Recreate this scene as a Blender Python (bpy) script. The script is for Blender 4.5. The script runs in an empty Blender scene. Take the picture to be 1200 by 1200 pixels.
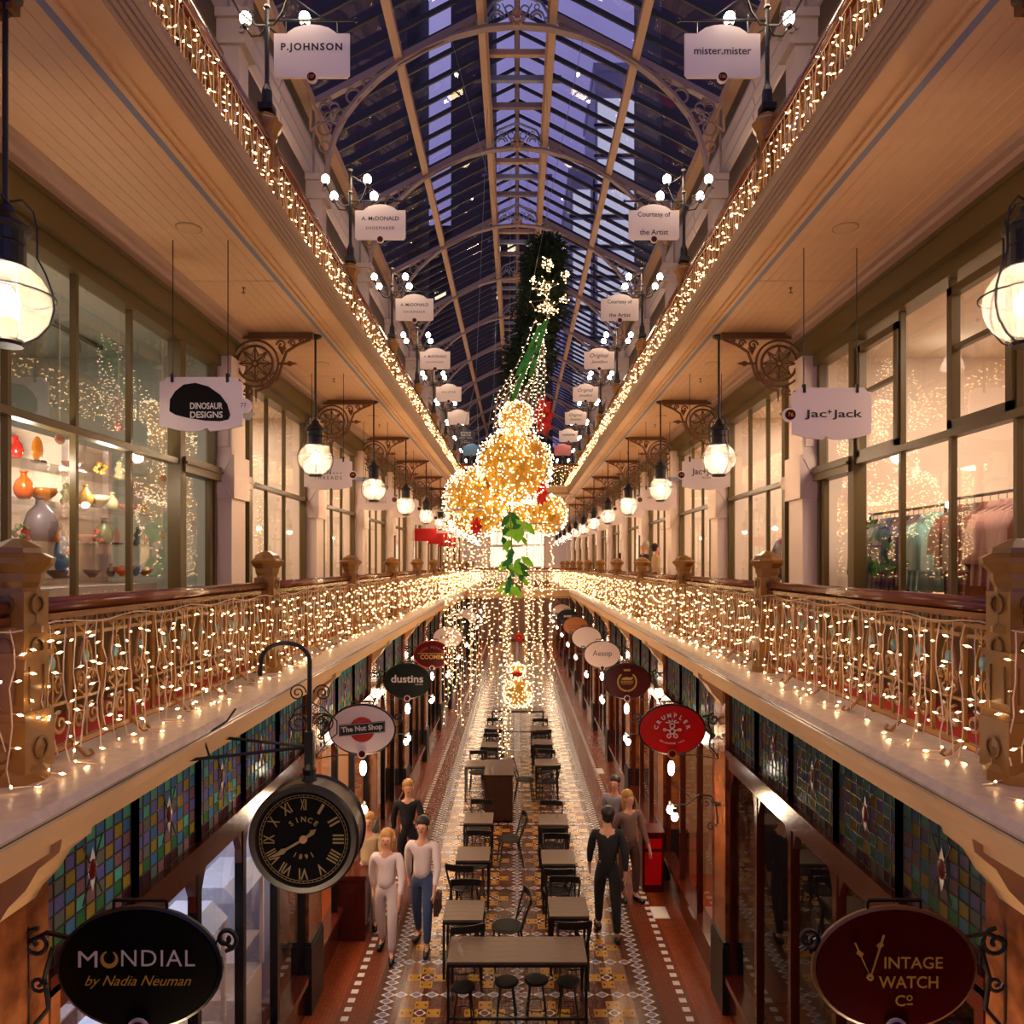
import bpy, math, random
from mathutils import Vector, Matrix
random.seed(7)
SC = bpy.context.scene
COL = SC.collection
PI = math.pi

def C(r, g, b):
    f = lambda v: (v/255/12.92) if v/255 <= .04045 else ((v/255+.055)/1.055)**2.4
    return (f(r), f(g), f(b), 1.0)

# ------------------------------------------------------------------ camera, world, exposure
CZ = 5.2            # eye height above the ground floor
F = 890.0           # focal length in pixels of the 1200 px frame
cam = bpy.data.cameras.new('camera')
cam.sensor_width = 36; cam.lens = F/1200*36
cam.shift_x = -6/1200; cam.shift_y = 60/1200
cam.clip_start = .05; cam.clip_end = 400
camo = bpy.data.objects.new('camera', cam); COL.objects.link(camo)
camo.location = (0, 0, CZ); camo.rotation_euler = (PI/2, 0, 0)
SC.camera = camo
SC.view_settings.view_transform = 'Standard'; SC.view_settings.look = 'None'
SC.view_settings.exposure = 0.0; SC.view_settings.gamma = 1; SC.view_settings.use_curve_mapping = False
SC.cycles.max_bounces = 6; SC.cycles.diffuse_bounces = 3; SC.cycles.glossy_bounces = 3
SC.cycles.transmission_bounces = 4; SC.cycles.transparent_max_bounces = 16
SC.cycles.caustics_reflective = False; SC.cycles.caustics_refractive = False
SC.cycles.sample_clamp_indirect = 4.0; SC.cycles.use_denoising = True
SC.cycles.use_light_tree = True

world = bpy.data.worlds.new('dusk'); SC.world = world; world.use_nodes = True
nt = world.node_tree; nt.nodes.clear()
wo = nt.nodes.new('ShaderNodeOutputWorld'); bg = nt.nodes.new('ShaderNodeBackground')
tc = nt.nodes.new('ShaderNodeTexCoord'); ns = nt.nodes.new('ShaderNodeTexNoise'); cr = nt.nodes.new('ShaderNodeValToRGB')
ns.inputs['Scale'].default_value = 2.2; ns.inputs['Detail'].default_value = 4
cr.color_ramp.elements[0].position = .35; cr.color_ramp.elements[0].color = C(116, 106, 170)
cr.color_ramp.elements[1].position = .7; cr.color_ramp.elements[1].color = C(164, 154, 208)
nt.links.new(tc.outputs['Generated'], ns.inputs['Vector']); nt.links.new(ns.outputs['Fac'], cr.inputs['Fac'])
nt.links.new(cr.outputs['Color'], bg.inputs['Color']); bg.inputs['Strength'].default_value = 1.0
nt.links.new(bg.outputs['Background'], wo.inputs['Surface'])

WARM = (1.0, .62, .33); WARM2 = (1.0, .66, .38); COOL = (.75, .82, 1.0)
LE = dict(pendant=100, post=36, sconce=32, shop=120, shop_near_left=60, ground=60, ground_near=90, endwin=12)   # lamp powers
def point_light(name, loc, e, col=WARM, r=.05, parent=None):
    l = bpy.data.lights.new(name, 'POINT'); l.energy = e; l.color = col; l.shadow_soft_size = r
    o = bpy.data.objects.new(name, l); COL.objects.link(o); o.location = loc
    if parent: o.parent = parent
    return o
def area_light(name, loc, e, sx, sy, col=WARM2):
    l = bpy.data.lights.new(name, 'AREA'); l.energy = e; l.color = col; l.shape = 'RECTANGLE'; l.size = sx; l.size_y = sy
    o = bpy.data.objects.new(name, l); COL.objects.link(o); o.location = loc
    return o

# ------------------------------------------------------------------ materials
def mat(name, col, rough=.6, metal=0, emit=None, es=0, noise=0, nscale=8, bump=0, stretch=None, col2=None, spec=None, coat=0):
    m = bpy.data.materials.new(name); m.use_nodes = True
    nt = m.node_tree; b = nt.nodes['Principled BSDF']
    b.inputs['Base Color'].default_value = col; b.inputs['Roughness'].default_value = rough; b.inputs['Metallic'].default_value = metal
    if spec is not None: b.inputs['Specular IOR Level'].default_value = spec
    if coat: b.inputs['Coat Weight'].default_value = coat; b.inputs['Coat Roughness'].default_value = .1
    if emit: b.inputs['Emission Color'].default_value = (*emit[:3], 1); b.inputs['Emission Strength'].default_value = es
    if noise or bump or col2:
        t = nt.nodes.new('ShaderNodeTexCoord'); mp = nt.nodes.new('ShaderNodeMapping'); n = nt.nodes.new('ShaderNodeTexNoise')
        n.inputs['Scale'].default_value = nscale; n.inputs['Detail'].default_value = 5
        if stretch: mp.inputs['Scale'].default_value = stretch
        nt.links.new(t.outputs['Object'], mp.inputs['Vector']); nt.links.new(mp.outputs['Vector'], n.inputs['Vector'])
        r = nt.nodes.new('ShaderNodeValToRGB'); r.color_ramp.elements[0].position = .3; r.color_ramp.elements[1].position = .7
        c2 = col2 or tuple(min(1, c*(1+noise)) for c in col[:3])+(1,)
        c1 = col if col2 else tuple(c*(1-noise) for c in col[:3])+(1,)
        r.color_ramp.elements[0].color = c1; r.color_ramp.elements[1].color = c2
        nt.links.new(n.outputs['Fac'], r.inputs['Fac']); nt.links.new(r.outputs['Color'], b.inputs['Base Color'])
        if bump:
            bp = nt.nodes.new('ShaderNodeBump'); bp.inputs['Strength'].default_value = bump; bp.inputs['Distance'].default_value = .02
            nt.links.new(n.outputs['Fac'], bp.inputs['Height']); nt.links.new(bp.outputs['Normal'], b.inputs['Normal'])
    return m
def glass(name, tint=(1, 1, 1, 1), gloss=.12, rough=.02, trans_diff=0):
    m = bpy.data.materials.new(name); m.use_nodes = True; nt = m.node_tree; nt.nodes.clear()
    o = nt.nodes.new('ShaderNodeOutputMaterial'); tr = nt.nodes.new('ShaderNodeBsdfTransparent'); gl = nt.nodes.new('ShaderNodeBsdfGlossy')
    fr = nt.nodes.new('ShaderNodeLayerWeight'); fr.inputs['Blend'].default_value = .35; mx = nt.nodes.new('ShaderNodeMixShader')
    ma = nt.nodes.new('ShaderNodeMath'); ma.operation = 'MULTIPLY_ADD'; ma.inputs[1].default_value = .5; ma.inputs[2].default_value = gloss; ma.use_clamp = True
    tr.inputs['Color'].default_value = tint; gl.inputs['Roughness'].default_value = rough
    nt.links.new(fr.outputs['Facing'], ma.inputs[0])
    p = nt.nodes.new('ShaderNodeMath'); p.operation = 'POWER'; p.inputs[1].default_value = 2.5
    nt.links.new(fr.outputs['Facing'], p.inputs[0]); nt.links.new(p.outputs[0], ma.inputs[0])
    nt.links.new(ma.outputs[0], mx.inputs['Fac'])
    src = tr
    if trans_diff:
        td = nt.nodes.new('ShaderNodeBsdfTranslucent'); td.inputs['Color'].default_value = (1, .95, .9, 1)
        m2 = nt.nodes.new('ShaderNodeMixShader'); m2.inputs['Fac'].default_value = trans_diff
        nt.links.new(tr.outputs[0], m2.inputs[1]); nt.links.new(td.outputs[0], m2.inputs[2]); src = m2
    nt.links.new(src.outputs[0], mx.inputs[1]); nt.links.new(gl.outputs[0], mx.inputs[2]); nt.links.new(mx.outputs[0], o.inputs['Surface'])
    return m
def stained(name, col):
    m = bpy.data.materials.new(name); m.use_nodes = True; nt = m.node_tree; nt.nodes.clear()
    o = nt.nodes.new('ShaderNodeOutputMaterial')
    tr = nt.nodes.new('ShaderNodeBsdfTranslucent'); tr.inputs['Color'].default_value = col
    df = nt.nodes.new('ShaderNodeBsdfDiffuse'); df.inputs['Color'].default_value = col
    gl = nt.nodes.new('ShaderNodeBsdfGlossy'); gl.inputs['Roughness'].default_value = .12
    a = nt.nodes.new('ShaderNodeMixShader'); a.inputs['Fac'].default_value = .22
    b = nt.nodes.new('ShaderNodeMixShader'); b.inputs['Fac'].default_value = .06
    nt.links.new(tr.outputs[0], a.inputs[1]); nt.links.new(df.outputs[0], a.inputs[2]); nt.links.new(a.outputs[0], b.inputs[1]); nt.links.new(gl.outputs[0], b.inputs[2])
    nt.links.new(b.outputs[0], o.inputs['Surface']); return m
def emis(name, col, s):
    m = bpy.data.materials.new(name); m.use_nodes = True; nt = m.node_tree; nt.nodes.clear()
    o = nt.nodes.new('ShaderNodeOutputMaterial'); e = nt.nodes.new('ShaderNodeEmission'); e.inputs['Color'].default_value = (*col[:3], 1); e.inputs['Strength'].default_value = s
    nt.links.new(e.outputs[0], o.inputs['Surface']); return m

M = dict(
    cream=mat('cream_paint', C(222, 180, 128), .55, noise=.04, nscale=3),
    board=mat('ceiling_board', C(226, 184, 138), .5, noise=.04, nscale=6),
    pilaster=mat('pilaster_paint', C(232, 212, 196), .5),
    stone=mat('ledge_stone', C(196, 176, 160), .35, noise=.14, nscale=14),
    bluegrey=mat('bluegrey_paint', C(128, 134, 156), .5),
    moulding=mat('moulding_brown', C(172, 138, 102), .45),
    olive=mat('olive_paint', C(92, 74, 30), .4),
    olive_dark=mat('dark_olive', C(58, 42, 24), .45),
    ochre=mat('ochre_paint', C(150, 104, 42), .35, noise=.08, nscale=20),
    ochre_dark=mat('ochre_shade_metal', C(118, 82, 36), .4),
    bracket=mat('bracket_brown', C(120, 78, 38), .45),
    wood=mat('polished_handrail', C(124, 62, 28), .18, noise=.25, nscale=6, stretch=(6, .5, 6), coat=.6),
    redwood=mat('red_brown_timber', C(72, 24, 14), .2, noise=.2, nscale=5, stretch=(4, 1, 1), coat=.4),
    carpet=mat('red_carpet', C(176, 28, 18), .9, noise=.12, nscale=60),
    black=mat('black_iron', C(18, 16, 17), .4),
    blacks=mat('black_satin', C(12, 11, 12), .25),
    mauve=mat('mauve_truss_paint', C(132, 112, 114), .5),
    tanbeam=mat('tan_beam_paint', C(170, 136, 112), .5),
    upperwall=mat('upper_wall_paint', C(160, 142, 138), .55),
    marble=mat('orange_marble', C(92, 44, 20), .2, col2=C(156, 92, 50), nscale=7, coat=.3),
    terracotta=None,
    sign=mat('sign_enamel', C(246, 228, 220), .35),
    signblack=mat('sign_black', C(8, 7, 7), .35, spec=.25), ink=mat('lettering_ink', C(28, 20, 20), .5),
    white=mat('white_lettering', C(236, 228, 214), .4), gold=mat('gold_lettering', C(214, 168, 66), .35),
    maroon=mat('maroon_enamel', C(78, 8, 10), .3, spec=.15), red=mat('red_enamel', C(200, 14, 18), .3, spec=.2), signred=mat('sign_red', C(190, 30, 30), .3),
    darkgreen=mat('green_black_enamel', C(20, 28, 24), .35, spec=.15), amber=mat('amber_sign', C(190, 112, 30), .35),
    navy=mat('navy_enamel', C(34, 40, 66), .4), skyblue=mat('sky_blue_enamel', C(96, 150, 190), .4), pink=mat('pink_enamel', C(214, 128, 128), .4),
    tabletop=mat('weathered_wood_top', C(98, 76, 60), .45, noise=.34, nscale=5, stretch=(1, 14, 1)),
    chair=mat('black_lacquer', C(14, 11, 11), .4), seat=mat('dark_seat', C(20, 14, 12), .6, spec=.2), brownpanel=mat('brown_counter_panel', C(62, 34, 20), .35, noise=.15, nscale=4, stretch=(8, 8, 1)),
    glass=glass('window_glass', gloss=.17), skyglass=glass('roof_glass', (.86, .88, .95, 1), gloss=.05),
    globe=glass('prismatic_globe', gloss=.05, rough=.1, trans_diff=.09),
    bulb=emis('lamp_bulb', (1, .86, .68), 40), fairy=emis('fairy_bulb', (1, .62, .26), 22), fairyhot=emis('fairy_bulb_dense', (1, .72, .42), 10),
    cord=mat('clear_cord', C(226, 196, 162), .4), greencord=mat('green_cord', C(40, 60, 30), .6),
    pine=mat('pine_needles', C(28, 48, 24), .7, noise=.3, nscale=10), leaf=mat('glossy_leaf', C(140, 214, 30), .35, noise=.15, nscale=5), leafd=mat('deep_leaf', C(30, 110, 44), .35),
    ribbon=mat('green_ribbon', C(60, 150, 50), .35), redbow=mat('red_velvet', C(196, 16, 14), .6), goldfoil=mat('gold_foil', C(240, 186, 50), .32, .4),
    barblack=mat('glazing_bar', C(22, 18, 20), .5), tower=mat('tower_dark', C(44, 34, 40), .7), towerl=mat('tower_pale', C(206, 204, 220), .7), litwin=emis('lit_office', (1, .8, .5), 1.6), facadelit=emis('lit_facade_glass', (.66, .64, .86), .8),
    lead=mat('lead_came', C(40, 34, 30), .5),
    shopwall=mat('shop_wall', C(240, 222, 200), .7), shopgrey=mat('shop_grey_wall', C(176, 184, 172), .7), shopfloor=mat('shop_floor', C(120, 84, 56), .4),
    darkwall=mat('dark_shop_wall', C(54, 40, 34), .6), warmwall=mat('warm_shop_wall', C(150, 108, 74), .6), coolwall=mat('cool_shop_wall', C(176, 180, 200), .6),
    metal=mat('steel', C(150, 150, 150), .3, .8), skin=mat('skin', C(206, 150, 120), .5), hairb=mat('dark_hair', C(30, 20, 16), .5), hairy=mat('blond_hair', C(176, 126, 62), .5), hairw=mat('grey_hair', C(190, 176, 160), .5),
)
CLOTH = {k: mat('cloth_'+k, C(*v), .85) for k, v in dict(black=(22, 20, 24), navy=(44, 44, 84), violet=(70, 60, 120), slate=(96, 100, 124), mint=(132, 196, 180), grey=(150, 140, 150), rust=(150, 84, 66), pink=(226, 176, 158),
     taupe=(120, 92, 82), denim=(70, 86, 120), white=(226, 206, 200), rose=(206, 120, 116), blue=(60, 90, 150), beige=(200, 170, 130), brown=(80, 50, 36)).items()}

# ------------------------------------------------------------------ mesh builder
class MB:
    def __init__(s): s.v = []; s.f = []; s.m = []; s.mats = []; s.cur = 0; s.smooth = False
    def use(s, m):
        if m not in s.mats: s.mats.append(m)
        s.cur = s.mats.index(m); return s
    def add(s, vs, fs):
        o = len(s.v); s.v += [tuple(x) for x in vs]
        for f in fs: s.f.append(tuple(i+o for i in f)); s.m.append(s.cur)
        return s
    def box(s, x0, x1, y0, y1, z0, z1):
        x0, x1 = min(x0, x1), max(x0, x1); y0, y1 = min(y0, y1), max(y0, y1); z0, z1 = min(z0, z1), max(z0, z1)
        return s.add([(x0, y0, z0), (x1, y0, z0), (x1, y1, z0), (x0, y1, z0), (x0, y0, z1), (x1, y0, z1), (x1, y1, z1), (x0, y1, z1)],
                     [(0, 3, 2, 1), (4, 5, 6, 7), (0, 1, 5, 4), (1, 2, 6, 5), (2, 3, 7, 6), (3, 0, 4, 7)])
    def poly_y(s, pts, y0, y1):      # polygon in x,z swept along y
        n = len(pts); vs = [(x, y0, z) for x, z in pts]+[(x, y1, z) for x, z in pts]
        return s.add(vs, [(i, (i+1) % n, n+(i+1) % n, n+i) for i in range(n)]+[tuple(range(n))[::-1], tuple(range(n, 2*n))])
    def poly_x(s, pts, x0, x1):
        n = len(pts); vs = [(x0, y, z) for y, z in pts]+[(x1, y, z) for y, z in pts]
        return s.add(vs, [(i, (i+1) % n, n+(i+1) % n, n+i) for i in range(n)]+[tuple(range(n))[::-1], tuple(range(n, 2*n))])
    def poly_z(s, pts, z0, z1):
        n = len(pts); vs = [(x, y, z0) for x, y in pts]+[(x, y, z1) for x, y in pts]
        return s.add(vs, [(i, (i+1) % n, n+(i+1) % n, n+i) for i in range(n)]+[tuple(range(n))[::-1], tuple(range(n, 2*n))])
    def tube(s, pts, r, n=6, closed=False):
        pts = [Vector(p) for p in pts]; k = len(pts); rs = r if isinstance(r, (list, tuple)) else [r]*k
        vs = []; up = Vector((0, 0, 1))
        prev = None
        for i, p in enumerate(pts):
            a = pts[i-1] if (i > 0 or closed) else p; b = pts[(i+1) % k] if (i < k-1 or closed) else p
            d = (b-a)
            if d.length < 1e-9: d = Vector((0, 0, 1))
            d.normalize()
            if prev is None:
                u = d.cross(up)
                if u.length < .1: u = d.cross(Vector((0, 1, 0)))
            else: u = prev-d*prev.dot(d)
            if u.length < 1e-6: u = d.cross(Vector((1, 0, 0)))
            u.normalize(); prev = u; w = d.cross(u)
            for j in range(n):
                t = 2*PI*j/n+PI/n; vs.append(p+(u*math.cos(t)+w*math.sin(t))*rs[i])
        fs = []
        for i in range(k if closed else k-1):
            for j in range(n):
                a = i*n+j; b = i*n+(j+1) % n; c = ((i+1) % k)*n+(j+1) % n; d = ((i+1) % k)*n+j
                fs.append((a, b, c, d))
        if not closed: fs += [tuple(range(n))[::-1], tuple(range((k-1)*n, k*n))]
        return s.add(vs, fs)
    def ring(s, c, R, r, plane='xz', n=20, k=5, a0=0, a1=2*PI):
        full = abs(a1-a0-2*PI) < 1e-6; m = n if full else n+1; pts = []
        for i in range(m):
            t = a0+(a1-a0)*i/n; a, b = R*math.cos(t), R*math.sin(t)
            pts.append({'xz': (c[0]+a, c[1], c[2]+b), 'xy': (c[0]+a, c[1]+b, c[2]), 'yz': (c[0], c[1]+a, c[2]+b)}[plane])
        return s.tube(pts, r, k, closed=full)
    def spiral(s, c, R, turns, r, plane='xz', a0=0, sgn=1, n=26, k=5, flip=1):
        pts = []
        for i in range(n+1):
            t = i/n; rr = R*(1-.85*t); an = a0+sgn*turns*2*PI*t; a, b = rr*math.cos(an)*flip, rr*math.sin(an)
            pts.append({'xz': (c[0]+a, c[1], c[2]+b), 'yz': (c[0], c[1]+a, c[2]+b)}[plane])
        return s.tube(pts, r, k)
    def lathe(s, prof, c=(0, 0, 0), n=16, axis='z'):
        vs = []; k = len(prof)
        for r, z in prof:
            for j in range(n):
                t = 2*PI*j/n; a, b = r*math.cos(t), r*math.sin(t)
                vs.append((c[0]+a, c[1]+b, c[2]+z) if axis == 'z' else (c[0]+a, c[1]+z, c[2]+b))
        fs = [(i*n+j, i*n+(j+1) % n, (i+1)*n+(j+1) % n, (i+1)*n+j) for i in range(k-1) for j in range(n)]
        if prof[0][0] > 1e-5: fs.append(tuple(range(n))[::-1])
        if prof[-1][0] > 1e-5: fs.append(tuple(range((k-1)*n, k*n)))
        return s.add(vs, fs)
    def sphere(s, c, r, n=12, k=8, sx=1, sy=1, sz=1):
        vs = [(c[0], c[1], c[2]-r*sz)]
        for i in range(1, k):
            t = PI*i/k
            for j in range(n):
                u = 2*PI*j/n; vs.append((c[0]+r*sx*math.sin(t)*math.cos(u), c[1]+r*sy*math.sin(t)*math.sin(u), c[2]-r*sz*math.cos(t)))
        vs.append((c[0], c[1], c[2]+r*sz)); L = len(vs)-1
        fs = [(0, 1+(j+1) % n, 1+j) for j in range(n)]
        for i in range(k-2):
            for j in range(n): a = 1+i*n; fs.append((a+j, a+(j+1) % n, a+n+(j+1) % n, a+n+j))
        a = 1+(k-2)*n; fs += [(a+j, a+(j+1) % n, L) for j in range(n)]
        return s.add(vs, fs)
    def octa(s, c, d, L, r):        # tiny elongated lamp along d
        c = Vector(c); d = Vector(d).normalized(); u = d.cross(Vector((.3, .5, .8))).normalized(); w = d.cross(u)
        return s.add([c-d*L, c+d*L, c+u*r, c+w*r, c-u*r, c-w*r], [(0, 3, 2), (0, 4, 3), (0, 5, 4), (0, 2, 5), (1, 2, 3), (1, 3, 4), (1, 4, 5), (1, 5, 2)])
    def plate(s, pts, y0, y1): return s.poly_y(pts, y0, y1)
    def mesh(s, name):
        me = bpy.data.meshes.new(name); me.from_pydata(s.v, [], s.f)
        for m in s.mats: me.materials.append(m)
        if s.mats: me.polygons.foreach_set('material_index', s.m)
        if s.smooth: me.polygons.foreach_set('use_smooth', [True]*len(s.f))
        me.update(); return me

def B(m=None, smooth=False):
    b = MB(); b.smooth = smooth
    if m: b.use(M[m] if isinstance(m, str) else m)
    return b
def link(name, me, parent=None, loc=(0, 0, 0), rz=0, **kw):
    o = bpy.data.objects.new(name, me); COL.objects.link(o); o.location = loc
    if rz: o.rotation_euler = (0, 0, rz)
    if parent: o.parent = parent
    for k, v in kw.items(): o[k] = v
    return o
def part(name, b, parent, **kw): return link(name, b.mesh(name) if isinstance(b, MB) else b, parent, **kw)
def struct(name, b=None, parent=None, **kw):
    o = link(name, b.mesh(name) if isinstance(b, MB) else b, parent, **kw)
    if not parent: o['kind'] = 'structure'
    return o
def thing(name, label, cat, loc=(0, 0, 0), group=None, rz=0):
    o = link(name, None, None, loc, rz, label=label, category=cat)
    o.empty_display_size = .1
    if group: o['group'] = group
    return o
def dup(root, loc, label=None, rz=0, group=None, scale=None):
    def cp(o, par):
        c = o.copy(); COL.objects.link(c)
        if par: c.parent = par
        for ch in o.children:
            if ch.type != 'LIGHT': cp(ch, c)
        return c
    r = cp(root, None); r.location = loc; r.rotation_euler = (0, 0, rz)
    if scale: r.scale = scale
    if label: r['label'] = label
    if group: r['group'] = group
    return r
_tc = {}
def text_mb(txt, m, width=None, height=None, at=(0, 0, 0), ext=.0015, bold=0, shear=0, spacing=1, rot=0):
    """text standing in the xz plane facing -y, centred at 'at'"""
    key = (txt, bold, shear, spacing)
    if key not in _tc:
        cu = bpy.data.curves.new('t', 'FONT'); cu.body = txt; cu.size = 1; cu.offset = bold; cu.shear = shear; cu.space_character = spacing
        cu.resolution_u = 3; cu.align_x = 'CENTER'
        o = bpy.data.objects.new('t', cu); me = bpy.data.meshes.new_from_object(o)
        vs = [v.co.copy() for v in me.vertices]; fs = [tuple(p.vertices) for p in me.polygons]
        bpy.data.objects.remove(o); bpy.data.curves.remove(cu); bpy.data.meshes.remove(me); _tc[key] = (vs, fs)
    vs, fs = _tc[key]
    xs = [v.x for v in vs]; ys = [v.y for v in vs]; w = max(xs)-min(xs); h = max(ys)-min(ys)
    sc = (width/w) if width else 1; sy = (height/h) if height else sc
    if not width: sc = sy
    cx = (max(xs)+min(xs))/2; cy = (max(ys)+min(ys))/2; ca, sa = math.cos(rot), math.sin(rot)
    out = []
    for v in vs:
        a, b = (v.x-cx)*sc, (v.y-cy)*sy; out.append((at[0]+a*ca-b*sa, at[1], at[2]+a*sa+b*ca))
    b = MB(); b.use(M[m] if isinstance(m, str) else m); b.add(out, fs); return b
def merge(*bs):
    r = MB()
    for b in bs:
        mp = []
        for m in b.mats:
            if m not in r.mats: r.mats.append(m)
            mp.append(r.mats.index(m))
        o = len(r.v); r.v += b.v
        for f, k in zip(b.f, b.m): r.f.append(tuple(i+o for i in f)); r.m.append(mp[k] if mp else 0)
    return r
def arc_text(txt, m, c, R, a_mid, span, h, inward=False, bold=.02, upright=True, y=0):
    bs = []; n = len(txt)
    for i, ch in enumerate(txt):
        if ch == ' ': continue
        a = a_mid+(span/2-span*i/(n-1))*(1 if not inward else -1)
        rot = a-PI/2 if not inward else a+PI/2
        bs.append(text_mb(ch, m, height=h, at=(c[0]+R*math.cos(a), y, c[2]+R*math.sin(a)), bold=bold, rot=rot))
    return merge(*bs)
ORD = 'first second third fourth fifth sixth seventh eighth ninth tenth eleventh twelfth thirteenth fourteenth fifteenth sixteenth seventeenth eighteenth'.split()
SIDE = {-1: 'left', 1: 'right'}
def PX(px, D): return (px-606)/F*D
def PZ(py, D): return CZ+(660-py)/F*D
PY = [3.65]+[9.0+3.72*i for i in range(12)]       # pier lines
POSTY = [3.72*n for n in range(1, 14)]            # newel lines
YEND = 52.0

# ================================================================== STRUCTURE
Y0 = 1.0
# ---- ground floor slab with its tiles
def floor_mat():
    m = bpy.data.materials.new('mosaic_floor'); m.use_nodes = True; nt = m.node_tree; b = nt.nodes['Principled BSDF']
    t = nt.nodes.new('ShaderNodeTexCoord'); sp = nt.nodes.new('ShaderNodeSeparateXYZ'); nt.links.new(t.outputs['Object'], sp.inputs[0])
    ab = nt.nodes.new('ShaderNodeMath'); ab.operation = 'ABSOLUTE'; nt.links.new(sp.outputs['X'], ab.inputs[0])
    dv = nt.nodes.new('ShaderNodeMath'); dv.operation = 'MULTIPLY'; dv.inputs[1].default_value = 1/4.0; nt.links.new(ab.outputs[0], dv.inputs[0])
    r = nt.nodes.new('ShaderNodeValToRGB'); r.color_ramp.interpolation = 'CONSTANT'; e = r.color_ramp.elements
    e[0].position = 0; e[0].color = C(92, 44, 26)
    e[1].position = 1.14/4; e[1].color = C(150, 112, 84)
    for p, c in ((1.36/4, C(96, 56, 36)), (1.7/4, C(120, 56, 30)), (2.06/4, C(146, 66, 32))):
        k = e.new(p); k.color = c
    nt.links.new(dv.outputs[0], r.inputs['Fac'])
    br = nt.nodes.new('ShaderNodeTexBrick'); br.inputs['Scale'].default_value = 1; br.inputs['Brick Width'].default_value = .0469; br.inputs['Row Height'].default_value = .0469
    br.inputs['Mortar Size'].default_value = .0035; br.offset = 0; br.inputs['Color1'].default_value = (1, 1, 1, 1); br.inputs['Color2'].default_value = (.72, .7, .7, 1); br.inputs['Mortar'].default_value = (.45, .42, .4, 1)
    nt.links.new(t.outputs['Object'], br.inputs['Vector'])
    mx = nt.nodes.new('ShaderNodeMix'); mx.data_type = 'RGBA'; mx.blend_type = 'MULTIPLY'; mx.inputs['Factor'].default_value = .8
    nt.links.new(r.outputs['Color'], mx.inputs['A']); nt.links.new(br.outputs['Color'], mx.inputs['B']); nt.links.new(mx.outputs['Result'], b.inputs['Base Color'])
    b.inputs['Roughness'].default_value = .27
    bp = nt.nodes.new('ShaderNodeBump'); bp.inputs['Strength'].default_value = .25; bp.inputs['Distance'].default_value = .004
    nt.links.new(br.outputs['Fac'], bp.inputs['Height']); bp.invert = True; nt.links.new(bp.outputs['Normal'], b.inputs['Normal'])
    return m
M['mosaic'] = floor_mat()
M['tile_y'] = mat('tile_yellow', C(172, 122, 36), .28); M['tile_b'] = mat('tile_brown', C(78, 38, 24), .25); M['tile_w'] = mat('tile_white', C(214, 204, 190), .25)
M['tile_l'] = mat('tile_lilac', C(120, 112, 128), .25); M['tile_o'] = mat('tile_oxblood', C(104, 34, 20), .25)
b = B('mosaic'); b.box(-8, 8, Y0, YEND, -.2, 0); floor = struct('floor', b)

def sq(b, x, y, h, z, k=None): k = k or h; return b.box(x-h, x+h, y-k, y+k, 0, z)
def arm_tile():
    b = B('tile_o'); sq(b, 0, 0, .078, .003); b.use(M['tile_y'])
    b.add([(-.075, -.075, .004), (.075, -.075, .004), (0, 0, .004), (.075, .075, .004), (-.075, .075, .004)], [(0, 1, 2), (4, 2, 3)])
    b.add([(-.05, -.02, .0045), (-.02, 0, .0045), (-.05, .02, .0045), (.05, -.02, .0045), (.05, .02, .0045), (.02, 0, .0045)], [(0, 1, 2), (3, 4, 5)])
    return b
def arm_full():
    b = B('tile_y'); sq(b, 0, 0, .078, .003); b.use(M['tile_b']); b.add([(-.06, -.03, .004), (-.03, 0, .004), (-.06, .03, .004)], [(0, 1, 2)]); b.add([(.06, -.03, .004), (.06, .03, .004), (.03, 0, .004)], [(0, 1, 2)]); return b
def centre_tile():
    b = B('tile_b'); sq(b, 0, 0, .078, .003); b.use(M['tile_w']); b.poly_z([(.075, 0), (0, .075), (-.075, 0), (0, -.075)], .003, .004)
    b.use(M['tile_o']); b.poly_z([(.045*math.cos(PI/8+i*PI/4), .045*math.sin(PI/8+i*PI/4)) for i in range(8)], .004, .005); return b
def dia_tile():
    b = B('tile_w'); b.poly_z([(.088, 0), (0, .062), (-.088, 0), (0, -.062)], 0, .003)
    b.use(M['tile_l']); b.poly_z([(.055*math.cos(i*PI/4)*.9, .055*math.sin(i*PI/4)*.75) for i in range(8)], .003, .004); return b
def dash_tile(): b = B('tile_w'); b.box(-.042, .042, -.042, .042, 0, .003); return b
kinds = {'arm': arm_full(), 'centre': centre_tile(), 'dia': dia_tile(), 'dash': dash_tile()}
kmesh = {k: v.mesh('tile') for k, v in kinds.items()}
ctr_m = [.375+.75*k for k in range(-2, 2)]
spots = []
y = 7.3
rows = [6.9+.75*i for i in range(58)]
for ry in rows:
    for cx in ctr_m:
        cy = ry+.375
        spots.append(('centre', cx, cy))
        for dx, dy in ((.157, 0), (-.157, 0), (0, .157), (0, -.157)): spots.append(('arm', cx+dx, cy+dy))
    for i in range(16): spots.append(('dia', -1.40+.1866*i, ry))
yy = 7.0
while yy < YEND-1:
    for x in (0, -1.55, 1.55): spots.append(('dia', x, yy))
    yy += .134
yy = 7.0
while yy < YEND-1:
    for x in (-1.97, 1.97): spots.append(('dash', x, yy))
    yy += .185
near = sorted([s for s in spots if 8.5 < s[2] and abs(s[1]/s[2]) < .6], key=lambda s: s[2])[:300]
ns_ = set(near)
for k, x, y in near: link('tile', kmesh[k], floor, (x, y, 0))
rest = {k: MB() for k in kinds}
far = MB()
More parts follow.
